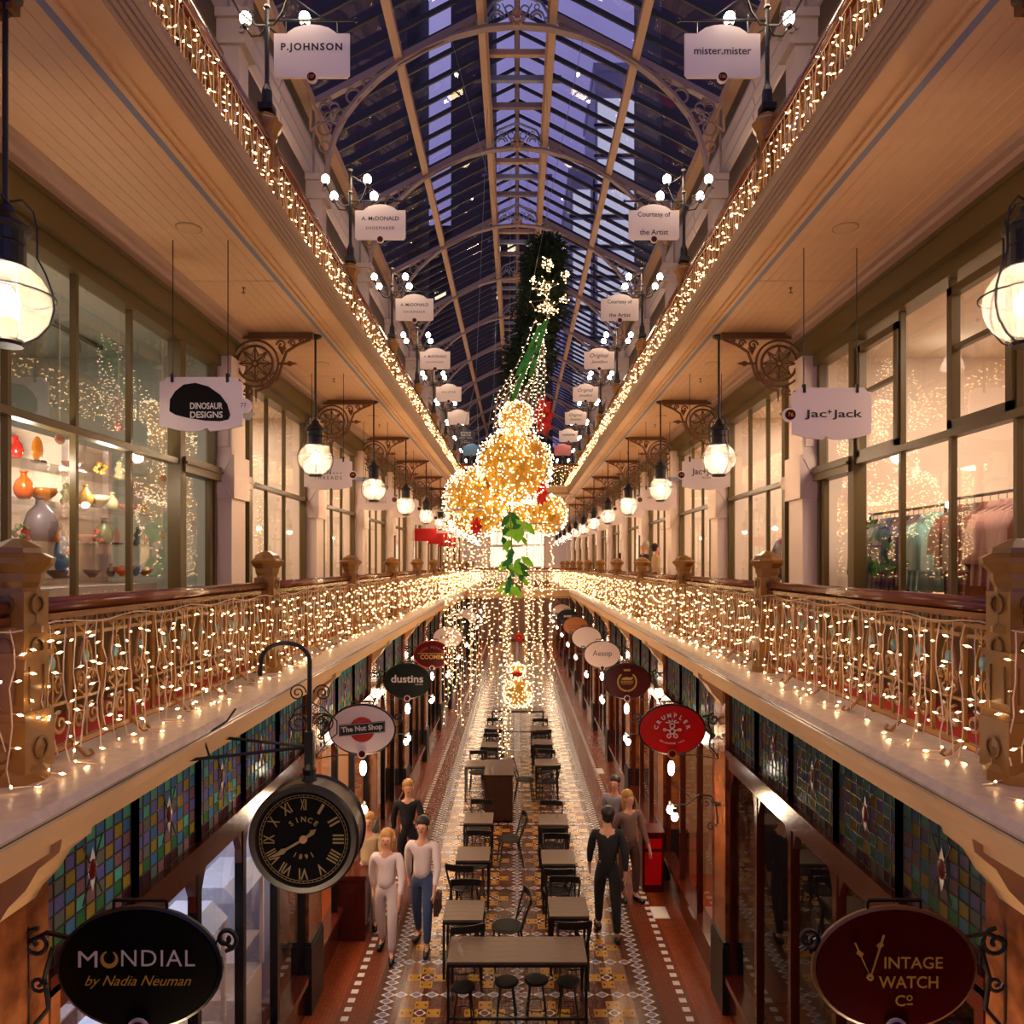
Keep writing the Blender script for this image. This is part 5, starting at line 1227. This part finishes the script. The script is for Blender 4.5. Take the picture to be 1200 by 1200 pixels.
for (xa, ya, xb, yb) in ((634, 380, 606, 440), (628, 400, 600, 470), (640, 375, 622, 440)):
    a, b_ = Vector(px3(xa, ya, 13.5)), Vector(px3(xb, yb, 13.5)); w = Vector((.045, 0, .01))
    for i in range(8):
        p, q = a.lerp(b_, i/8), a.lerp(b_, (i+1)/8); o = Vector((0, .04*math.sin(i*1.7), 0)); o2 = Vector((0, .04*math.sin((i+1)*1.7), 0))
        rb.add([p-w+o, p+w+o, q+w+o2, q-w+o2, p-w+o+Vector((0, .006, 0)), p+w+o+Vector((0, .006, 0)), q+w+o2+Vector((0, .006, 0)), q-w+o2+Vector((0, .006, 0))], [(0, 1, 2, 3), (7, 6, 5, 4), (0, 4, 5, 1), (2, 6, 7, 3), (1, 5, 6, 2), (3, 7, 4, 0)])
part('ribbon', rb, gar)
def cloud(label, pts, group=None, bm='fairyhot', br=.010, cat='fairy lights', cord='cord'):
    r = thing('light_cluster', label, cat, (0, 0, 0), group); f = B(bm); c = B(cord); pv = None
    for p in pts:
        di = Vector((rd.uniform(-1, 1), rd.uniform(-1, 1), rd.uniform(-1, 1))); f.octa(p, di, br*2, br)
        if pv is not None and (Vector(p)-Vector(pv)).length < .35: c.tube([pv, p], .003, 3)
        pv = p
    part('bulb', f, r, kind='stuff'); part('cord', c, r, kind='stuff'); return r
for i, (px_, py_, n, R) in enumerate(((641, 312, 26, .13), (636, 338, 34, .2), (640, 364, 50, .18), (664, 325, 16, .1), (661, 352, 12, .08), (624, 330, 12, .08))):
    c = Vector(px3(px_, py_, 13.6)); pts = [c+Vector((rd.gauss(0, R*.5), rd.gauss(-.1, R*.3), rd.gauss(0, R*.5))) for _ in range(n)]
    cloud(f"cluster of warm lights set in the pine garland, {ORD[i]} from its top", pts, 'light clusters in the garland', br=.008, bm='fairy')
# strands running down from the garland to the balls
dr = []
for i in range(13):
    x0 = 634+rd.uniform(-8, 8); x1 = 578+i*4.6; dr.append([px3(x0, 372+rd.uniform(0, 20), 13.6), px3((x0+x1)/2+rd.uniform(-4, 4)+6, 425, 13.6), px3(x1+5, 465, 13.7), px3(x1, 505, 13.9)])
lights('strands of lights fanning from the garland down to the gold balls', None, dr, bm='fairyhot', br=.010, pitch=.07, cr=.004)
# gold balls
def ball(px_, py_, D, rp, label, n=900, group='gold light balls', foil=110):
    c = Vector(px3(px_, py_, D)); R = rp/F*D
    r = thing('light_ball', label, 'decoration', c, group)
    w = B('goldfoil')
    for k in range(6): a = k*PI/6; w.tube([(R*.92*math.cos(t)*math.cos(a), R*.92*math.cos(t)*math.sin(a), R*.92*math.sin(t)) for t in [i*2*PI/20 for i in range(20)]], .008, 4, closed=True)
    part('wire_frame', w, r)
    inner = B(mat('gold_gauze', C(206, 156, 50), .5), True); inner.sphere((0, 0, 0), R*.86, 20, 12); part('gauze', inner, r)
    g = B('goldfoil')
    for _ in range(foil):
        d = Vector((rd.gauss(0, 1), rd.gauss(0, 1), rd.gauss(0, 1))).normalized(); p = d*R*.93; u = d.cross(Vector((.2, .4, .9))).normalized(); v = d.cross(u); q = .05+.035*rd.random()
        for k in range(5):
            a = k*2*PI/5+rd.random(); e = (u*math.cos(a)+v*math.sin(a)); h = (u*math.cos(a+.5)+v*math.sin(a+.5)); h2 = (u*math.cos(a-.5)+v*math.sin(a-.5))
            g.add([p, p+h*q*.7+d*.015, p+e*q*1.3+d*.03, p+h2*q*.7+d*.015], [(0, 1, 2, 3)])
    part('foil_flower', g, r, kind='stuff')
    f = B('fairyhot')
    for _ in range(n):
        d = Vector((rd.gauss(0, 1), rd.gauss(0, 1), rd.gauss(0, 1))).normalized()
        if d.y > .35: continue
        f.octa(d*R*rd.uniform(.95, 1.08), (rd.uniform(-1, 1), rd.uniform(-1, 1), rd.uniform(-1, 1)), .022, .011)
    part('bulb', f, r, kind='stuff'); return r
ball(603, 546, 15, 44, 'largest gold ball of lights in the middle of the arcade', 1000, foil=260)
ball(560, 588, 15.4, 40, 'gold ball of lights low on the left of the largest ball', 850, foil=230)
ball(596, 600, 16.6, 26, 'gold ball of lights tucked under the largest ball', 350)
ball(641, 603, 16.2, 24, 'small ball of lights low on the right under the red bow', 350)
ball(605, 490, 14.6, 20, 'small cap of lights on top of the largest gold ball', 260, foil=40)
ball(607, 812, 23.3, 17, 'gold ball of lights standing on the far wide table', 260, foil=40)
ball(607, 785, 23.4, 9, 'small white-lit ball above the gold ball on the far table', 160, foil=6)
# red bows
def bow(px_, py_, D, w, h, label):
    c = px3(px_, py_, D); r = thing('red_flower', label, 'decoration', c, 'red velvet flowers')
    for k in range(9):
        a = k*2*PI/9; b = B('redbow'); e = Vector((math.cos(a)*w, 0, math.sin(a)*h)); n_ = Vector((-math.sin(a)*w, 0, math.cos(a)*h))*.32; y = Vector((0, -.05-.03*(k % 2), 0))
        P = [Vector((0, 0, 0)), e*.5+n_+y, e+y*.3, e*.5-n_+y]; P += [p+Vector((0, .012, 0)) for p in P]
        b.add(P, [(0, 1, 2, 3), (7, 6, 5, 4), (0, 4, 5, 1), (1, 5, 6, 2), (2, 6, 7, 3), (3, 7, 4, 0)]); part('petal', b, r)
    part('centre', B('goldfoil', True).sphere((0, -.06, 0), min(w, h)*.16, 8, 6), r)
    if '19' == str(D): part('cord', B('cord').tube([(0, 0, 0), (0, 0, 13.9-c[2])], .003, 3), r)
    return r
bow(637, 487, 14.3, .20, .42, 'tall red velvet flower at the right of the cap above the largest ball'); bow(634, 578, 15.0, .15, .28, 'red velvet flower below the right edge of the largest ball'); bow(558, 617, 14.7, .13, .2, 'small red velvet flower on the left gold ball')
bow(606, 790, 23.1, .24, .09, 'flat red bow between the two balls on the far table'); bow(608, 747, 19, .12, .14, 'small red flower among the hanging strands')
# green leaf cluster
lf = thing('leaf_spray', 'spray of bright green glossy leaves hanging below the balls', 'decoration', (0, 0, 0))
lb = B('bracket'); lb.tube([px3(598, 590, 14.8), px3(600, 650, 14.8), px3(602, 700, 14.8)], .012, 5); part('stem', lb, lf)
for i in range(46):
    t = rd.random(); c = Vector(px3(601+rd.uniform(-17, 17)*(1-t*.6), 598+t*92, 14.8+rd.uniform(-.2, .2))); a = rd.uniform(-PI*.9, -.1*PI); L = rd.uniform(.18, .34); w = L*.24
    e = Vector((math.cos(a), rd.uniform(-.4, .4), math.sin(a))); n_ = Vector((-e.z, 0, e.x)); P = [c, c+e*L*.35+n_*w, c+e*L*.75+n_*w*.7, c+e*L, c+e*L*.75-n_*w*.7, c+e*L*.35-n_*w]; P += [p+Vector((0, .008, 0)) for p in P]
    b = B('leaf' if rd.random() < .62 else 'leafd'); b.add(P, [(0, 1, 2, 3, 4, 5), (11, 10, 9, 8, 7, 6)]+[(k, k+6, (k+1) % 6+6, (k+1) % 6) for k in range(6)]); part('leaf', b, lf)
# curtains of strands
def curtain(x0, x1, yt, yb, D0, D1, n, label):
    dr = []
    for i in range(n):
        px_ = rd.uniform(x0, x1); D = rd.uniform(D0, D1); yb_ = yb-rd.uniform(0, 1)**2*70; X0 = PX(px_, D); zt, zb = PZ(yt, D), PZ(yb_, D); m = 9; pts = []
        for k in range(m+1): pts.append((X0+rd.uniform(-.02, .02), D+rd.uniform(-.02, .02), zt+(zb-zt)*k/m))
        dr.append(pts)
    lights(label, 'hanging light curtains', dr, bm='fairy', br=.0065, pitch=.11, cr=.003)
curtain(521, 553, 598, 852, 13.5, 15.5, 14, 'leftmost bunch of light strands falling from the gold balls')
curtain(553, 582, 600, 810, 15, 17, 8, 'second bunch of light strands, shorter, beside the leftmost one')
curtain(580, 604, 640, 890, 14.2, 16.5, 9, 'longest bunch of light strands, ending above the cafe tables')
curtain(612, 648, 615, 838, 14.5, 17, 14, 'bunch of light strands on the right below the red flower')
curtain(560, 640, 560, 740, 17, 20, 10, 'broad sheet of light strands behind the leaf spray')
hoop = thing('hanging_hoop', 'metal hoops from which the light strands fall', 'frame', (0, 0, 0)); hb = B('metal')
for px_, py_, D, R in ((537, 598, 14.5, .45), (567, 600, 16, .4), (592, 640, 15.3, .35), (630, 615, 15.7, .5), (600, 560, 18.5, .9)):
    X0, _, Z0 = px3(px_, py_, D); hb.ring((X0, D, Z0), R, .012, 'xy', 24, 5)
    for a in range(3): hb.tube([(X0+R*math.cos(a*2.1), D+R*math.sin(a*2.1), Z0), (X0*.7, D, Z0+2.5), (X0*.5, D, 13.9)], .004, 3)
part('hoop', hb, hoop, kind='stuff')
for p, e in (((-.3, 14.2, 7.0), 60), ((.2, 19, 6.0), 50), ((-.6, 13.9, 4.0), 25)): pass

# ================================================================== SHOP CONTENTS, FIRST GALLERY
def garment(x, y, ztop, L, col, label, group, w=.40, rz=0):
    r = thing('hanging_garment', label, 'clothes', (x, y, ztop), group, rz)
    b = B(CLOTH[col]); n = 12; out = []
    xs = [-w/2+w*i/n for i in range(n+1)]
    top = [(-.07-.10*abs(q)/(w/2)*1.0) if abs(q) > .07 else -.05 for q in xs]; vs = []
    for side in (-1, 1):
        for i, q in enumerate(xs):
            ph = .014*math.sin(i*2.1+x*7+side); fl = 1+.12*L
            vs += [(q, side*(.018+.3*.01)+ph*.3, top[i]), (q*.86, side*.03+ph*.6, -L*.35), (q*.95*fl, side*.035+ph, -L*.7), (q*1.02*fl, side*.03+ph*1.3, -L)]
    m = n+1; fs = []
    for sd in (0, 1):
        for i in range(n):
            for k in range(3):
                a = (sd*m+i)*4+k; c = (sd*m+i+1)*4+k; fs.append((a, c, c+1, a+1) if sd else (a, a+1, c+1, c))
    for i in range(n): fs += [(i*4, (i+1)*4, (m+i+1)*4, (m+i)*4), (i*4+3, (m+i)*4+3, (m+i+1)*4+3, (i+1)*4+3)]
    for i in (0, n): fs += [(i*4+k, i*4+k+1, (m+i)*4+k+1, (m+i)*4+k) for k in range(3)]
    b.smooth = True; b.add(vs, fs); part('body', b, r)
    for u in (-1, 1): part('sleeve', B(CLOTH[col], True).tube([(u*w*.42, 0, -.18), (u*w*.56, 0, -.32), (u*w*.60, .01, -.16-L*.55)], [.045, .05, .045], 8), r)
    part('hanger', B('metal').tube([(-w*.45, 0, -.15), (0, 0, -.05), (w*.45, 0, -.15)], .006, 4).tube([(0, 0, -.05), (0, 0, .0), (.018, 0, .02)], .004, 4), r)
def rack(x, y0, y1, z, label):
    r = thing('clothes_rack', label, 'rack', (x, (y0+y1)/2, 4.05)); b = B('black'); h = (y1-y0)/2; b.tube([(0, -h, z-4.05), (0, h, z-4.05)], .014, 6); part('rail', b, r)
    for u in (-h, h): part('upright', B('black').tube([(0, u, 0), (0, u, z-4.03)], .014, 6), r); part('foot', B('black').tube([(-.22, u, .015), (.22, u, .015)], .014, 6), r)
rack(3.95, 7.0, 8.5, 5.74, 'black clothes rail of dark, violet and mint clothes, near right shop'); rack(3.95, 5.55, 6.85, 5.78, 'black clothes rail of rust and pink clothes, near right shop')
seqR = [('black', .9), ('black', .95), ('black', .9), ('grey', .85), ('grey', .85), ('slate', .8), ('navy', .9), ('violet', .85), ('violet', .85), ('navy', .8), ('slate', .75), ('slate', .7), ('mint', .78), ('mint', .8), ('mint', .78)]
for i, (c, L) in enumerate(seqR):
    y = 8.42-i*.095; garment(3.95, y, 5.725, L, c, f"{c} garment on the violet and mint rail, {ORD[i]} from its far end", 'clothes on the far rail, near right shop')
seqP = [('rust', .6), ('rust', .62), ('taupe', .95), ('taupe', .95), ('rust', .9), ('pink', .75), ('pink', .75), ('pink', .78), ('pink', .76), ('pink', .75), ('rust', .7)]
for i, (c, L) in enumerate(seqP):
    garment(3.95, 6.78-i*.11, 5.765, L, c, f"{c} garment on the rust and pink rail, {ORD[i]} from its far end", 'clothes on the near rail, near right shop')
rack(4.1, 9.7, 11.6, 5.72, 'black clothes rail in the second right shop')
for i in range(9): c = ['slate', 'navy', 'grey', 'slate', 'denim', 'denim', 'slate', 'grey', 'denim'][i]; garment(4.1, 11.4-i*.2, 5.705, .75, c, f"{c} garment in the second right shop, {ORD[i]} from the far end of its rail", 'clothes in the second right shop')
rack(-4.3, 9.4, 11.4, 5.6, 'black clothes rail in the second left shop')
for i in range(8): c = ['black', 'navy', 'slate', 'rust', 'pink', 'grey', 'white', 'pink'][i]; garment(-4.3, 9.55+i*.22, 5.585, .8, c, f"{c} garment in the second left shop, {ORD[i]} on its rail", 'clothes in the second left shop')
rack(-4.3, 13.2, 14.6, 5.6, 'black clothes rail in the third left shop')
for i in range(5): c = ['rust', 'slate', 'grey', 'brown', 'navy'][i]; garment(-4.3, 13.4+i*.22, 5.585, .8, c, f"{c} garment in the third left shop, {ORD[i]} on its rail", 'clothes in the third left shop')
def shop_lamp(x, y, z, label, spot=False):
    r = thing('shop_ceiling_lamp', label, 'lamp', (x, y, z), 'lamps in the gallery shops')
    if spot: part('track', B('black').box(-.02, .02, -.5, .5, -.04, 0), r); part('spot_head', B('metal').lathe([(.03, -.06), (.055, -.10), (.06, -.2), (.055, -.2)], (0, 0, 0), 12), r); part('bulb', B('bulb').lathe([(0, -.195), (.045, -.195), (.045, -.18)], n=10), r)
    else: part('stem', B('metal').tube([(0, 0, 0), (0, 0, -.12)], .01, 6), r); part('shade', B('globe', True).lathe([(.05, -.12), (.09, -.2), (.12, -.3), (.12, -.32)], n=14), r); part('bulb', B('bulb', True).sphere((0, 0, -.27), .045, 8, 6), r)
shop_lamp(4.7, 9.0-.8, 7.6, 'glass ceiling lamp deep in the near right shop'); shop_lamp(4.6, 6.0, 7.6, 'glass ceiling lamp nearer the window of the right shop')
for i, (x, y) in enumerate(((-4.6, 6.9), (-4.6, 7.9), (-4.4, 5.6))): shop_lamp(x, y, 7.6, f"track spotlight in the near left shop, {ORD[i]} of three", True)
for i, y in enumerate((10.2, 11.4)): shop_lamp(-4.2, y, 7.6, f"track spotlight in the second left shop, {ORD[i]} of two", True)
# near left shop: glass shelves with resin vases and dishes
sh = thing('display_shelving', 'glass shelves with white uprights inside the near left shop window', 'shelf', (-4.0, 6.3, 4.05))
for z in (1.02, 1.33, 1.66, 1.97): part('shelf', B('globe').box(-.22, .16, -1.9, 1.75, z-.012, z), sh)
for y in (-1.9, -.95, -.05, .8, 1.5): part('upright', B('sign').box(-.24, -.18, y-.03, y+.03, 0, 2.3), sh)
part('back_panel', B('shopwall').box(-.27, -.24, -1.9, 1.5, .9, 2.3), sh)
b = B('shopwall'); b.box(-.27, .30, -1.9, 1.5, 0, .95); part('plinth', b, sh)
VC = {k: mat('resin_'+k, C(*v), .2, coat=.4) for k, v in dict(amber=(220, 130, 30), orange=(210, 90, 20), grey=(150, 140, 150), blue=(50, 120, 170), ivory=(230, 220, 170), red=(170, 30, 24), green=(90, 110, 60), pink=(226, 160, 140), dark=(50, 24, 22), gold=(200, 150, 60), teal=(40, 70, 70)).items()}
def ware(px_, z, col, kind, sc, label):
    X0 = -3.92; D = X0*F/(px_-606); r = thing({'vase': 'vase', 'bowl': 'bowl', 'dish': 'dish', 'beads': 'bead_necklace', 'figure': 'carved_ornament', 'disc': 'hanging_disc'}[kind], label, {'vase': 'vase', 'bowl': 'bowl', 'dish': 'dish', 'beads': 'necklace', 'figure': 'ornament', 'disc': 'ornament'}[kind], (X0, D, z), 'wares in the near left shop window')
    m = VC[col]; k = sc*.8
    if kind == 'vase': part('body', B(m, True).lathe([(.05*k, 0), (.09*k, .05*k), (.105*k, .12*k), (.08*k, .20*k), (.035*k, .25*k), (.03*k, .29*k), (.045*k, .31*k), (.04*k, .31*k), (.02*k, .25*k)], n=18), r)
    if kind == 'bowl': part('body', B(m, True).lathe([(.04*k, 0), (.045*k, .01*k), (.10*k, .06*k), (.13*k, .11*k), (.122*k, .11*k), (.09*k, .06*k), (0, .025*k)], n=18), r)
    if kind == 'dish': part('body', B(m, True).sphere((0, 0, .17*k), .17*k, 18, 12, .18, .62, 1), r); part('stand', B('blacks').box(-.03, .05, -.04, .04, 0, .02), r)
    if kind == 'beads':
        for i in range(14): a = i*2*PI/14; part('bead', B(m, True).sphere((.02*math.sin(a*3), .075*k*math.cos(a), .03+.045*k*(1+math.sin(a))), .02*k, 8, 5), r)
    if kind == 'figure': part('body', B(m, True).lathe([(.06*k, 0), (.07*k, .04*k), (.04*k, .09*k), (.065*k, .13*k), (.03*k, .18*k), (.045*k, .21*k), (0, .24*k)], n=9), r)
    if kind == 'disc': part('disc', B(m, True).sphere((0, 0, 0), .055*k, 16, 8, .15, 1.25, .8), r); part('cord', B('cord').tube([(0, 0, .04*k), (0, 0, 7.6-z)], .0025, 3), r)
zs = {1: 5.07, 2: 5.38, 3: 5.71, 4: 6.02}
for args in ((18, 4, 'red', 'vase', .7, 'red vase at the left end of the highest shelf'), (44, 4, 'amber', 'dish', .8, 'amber standing dish on the highest shelf'), (84, 4, 'pink', 'bowl', .8, 'pink bowl on the highest shelf'), (118, 4, 'gold', 'beads', 1.2, 'gold beads in the middle of the highest shelf'), (140, 4, 'ivory', 'figure', 1, 'ivory ornament right of the gold beads'), (28, 3, 'orange', 'vase', .9, 'orange vase at the left end of the top glass shelf'), (50, 3, 'amber', 'bowl', 1.2, 'amber bowl second from the left on the top shelf'), (78, 3, 'green', 'figure', 1, 'knotted grey-green ornament on the top shelf'), (100, 3, 'gold', 'vase', .8, 'small gold vase right of the knotted ornament'), (112, 3, 'ivory', 'bowl', 1.3, 'large ivory bowl in the middle of the top shelf'), (132, 3, 'ivory', 'vase', .7, 'ivory vase right of the large ivory bowl'), (150, 3, 'pink', 'bowl', .9, 'pink bowl near the right end of the top shelf'), (167, 3, 'gold', 'beads', 1, 'gold bead necklace at the right end of the top shelf'),
             (24, 2, 'green', 'beads', 1.2, 'green beads at the left end of the middle shelf'), (30, 2, 'red', 'figure', .7, 'red carved ornament beside the green beads'), (48, 2, 'grey', 'vase', 1.5, 'tall mauve-grey vase on the middle shelf'), (62, 2, 'amber', 'figure', 1.1, 'amber ornament right of the tall mauve-grey vase'), (100, 2, 'pink', 'bowl', .9, 'pale pink bowl left of the red beads'), (116, 2, 'red', 'beads', 1.3, 'red bead necklace in the middle shelf centre'), (122, 2, 'green', 'vase', 1, 'olive green vase behind the red beads'), (137, 2, 'pink', 'dish', .6, 'small pink standing dish right of the red beads'), (163, 2, 'teal', 'figure', 1.1, 'dark teal ornament near the shelf end'), (170, 2, 'red', 'beads', .8, 'small red beads beside the dark teal ornament'),
             (66, 1, 'dark', 'bowl', .8, 'dark red bowl on the window floor, left'), (73, 1, 'blue', 'dish', 1.35, 'large blue oval dish standing on the window floor'), (86, 1, 'dark', 'figure', .5, 'small dark ornament beside the blue dish'), (108, 1, 'dark', 'bowl', .8, 'dark bowl in the middle of the window floor'), (130, 1, 'dark', 'vase', .5, 'small dark vase right of the dark bowl'), (145, 1, 'orange', 'bowl', 1.1, 'orange bowl on the window floor'), (156, 1, 'blue', 'bowl', 1.2, 'blue bowl at the right of the window floor'), (170, 1, 'amber', 'bowl', .8, 'amber bowl at the right end of the window floor')):
    ware(args[0], zs[args[1]], *args[2:])
for px_, py_, lab in ((70, 515, 'pinkish disc hanging high in the left shop window'), (83, 645, 'grey-pink disc hanging in front of the blue dish'), (139, 500, 'pink disc hanging over the ivory vase'), (191, 560, 'disc hanging near the door post'), (190, 627, 'disc hanging low near the door post')):
    X0 = -3.75; D = X0*F/(px_-606); r = thing('hanging_disc', lab, 'ornament', (X0, D, PZ(py_, D)), 'discs hanging in the left shop window')
    part('disc', B(VC['pink'], True).sphere((0, 0, 0), .055, 16, 8, .2, 1.3, .75), r); part('cord', B('cord').tube([(0, 0, .04), (0, 0, 7.6-PZ(py_, D))], .0025, 3), r)
point_light('display_light', (-3.72, 6.9, 6.0), 20, (1, .85, .66), .05); point_light('display_light', (-3.72, 5.7, 6.0), 20, (1, .85, .66), .05)
# bulb strings imitating fairy-light reflections in the windows further along
for s, k in ((-1, 3), (-1, 4), (1, 2), (1, 3), (1, 4)):
    y0 = PY[k]+1.6; dr = []
    for i in range(5): dr.append([(s*3.8, y0+i*.13, 7.615), (s*3.8+.02, y0+i*.13+.02, 6.2), (s*3.8, y0+i*.13, 5.0)])
    lights(f"strings of lights hanging inside the {SIDE[s]} gallery shop, {ORD[k]} window", 'lights inside the shop windows', dr, bm='fairy', br=.010, pitch=.06)

# ================================================================== GROUND FLOOR SHOP CONTENTS
def cabinet(x, y, w, d, h, label):
    r = thing('glass_cabinet', label, 'cabinet', (x, y, 0), 'display cabinets in the lit left shop')
    part('base', B('sign').box(-w/2, w/2, -d/2, d/2, 0, .75), r); part('top', B('coolwall').poly_y([(-w/2-.03, h), (w/2+.03, h), (w/2-.12, h+.16), (-w/2+.12, h+.16)], -d/2-.03, d/2+.03), r)
    for u in (-1, 1):
        for v in (-1, 1): part('post', B('sign').box(u*w/2-.02, u*w/2+.02, v*d/2-.02, v*d/2+.02, .75, h), r)
    b = B('ggl'); 
    for v in (-1, 1): b.add([(-w/2, v*d/2, .77), (w/2, v*d/2, .77), (w/2, v*d/2, h-.02), (-w/2, v*d/2, h-.02)], [(0, 1, 2, 3)])
    for u in (-1, 1): b.add([(u*w/2, -d/2, .77), (u*w/2, d/2, .77), (u*w/2, d/2, h-.02), (u*w/2, -d/2, h-.02)], [(0, 1, 2, 3)])
    part('glass', b, r); part('shelf', B('sign').box(-w/2+.02, w/2-.02, -d/2+.02, d/2-.02, 1.1, 1.12), r)
cabinet(-3.15, 5.9, .6, .75, 1.55, 'pale glass cabinet nearest the camera in the lit left shop'); cabinet(-3.15, 7.0, .6, .75, 1.75, 'pale glass cabinet in the middle of the lit left shop'); cabinet(-3.15, 8.1, .6, .75, 1.75, 'pale glass cabinet farthest inside the lit left shop')
cabinet(-4.3, 6.6, .5, .9, 1.9, 'pale glass cabinet deeper inside the lit left shop')
for i, (x, y) in enumerate(((3.3, 6.4), (3.5, 7.6))):
    r = thing('shop_table', f"dim display table in the dark right shop, {ORD[i]} from the camera", 'table', (x, y, 0)); part('top', B('tabletop').box(-.35, .35, -.4, .4, .78, .82), r)
    for u in (-1, 1):
        for v in (-1, 1): part('leg', B('chair').box(u*.31-.02, u*.31+.02, v*.36-.02, v*.36+.02, 0, .78), r)
    for q in range(3): part('display_tray', B('sign').box(-.25+.02*q, .1, -.3+.22*q, -.14+.22*q, .82, .86), r)
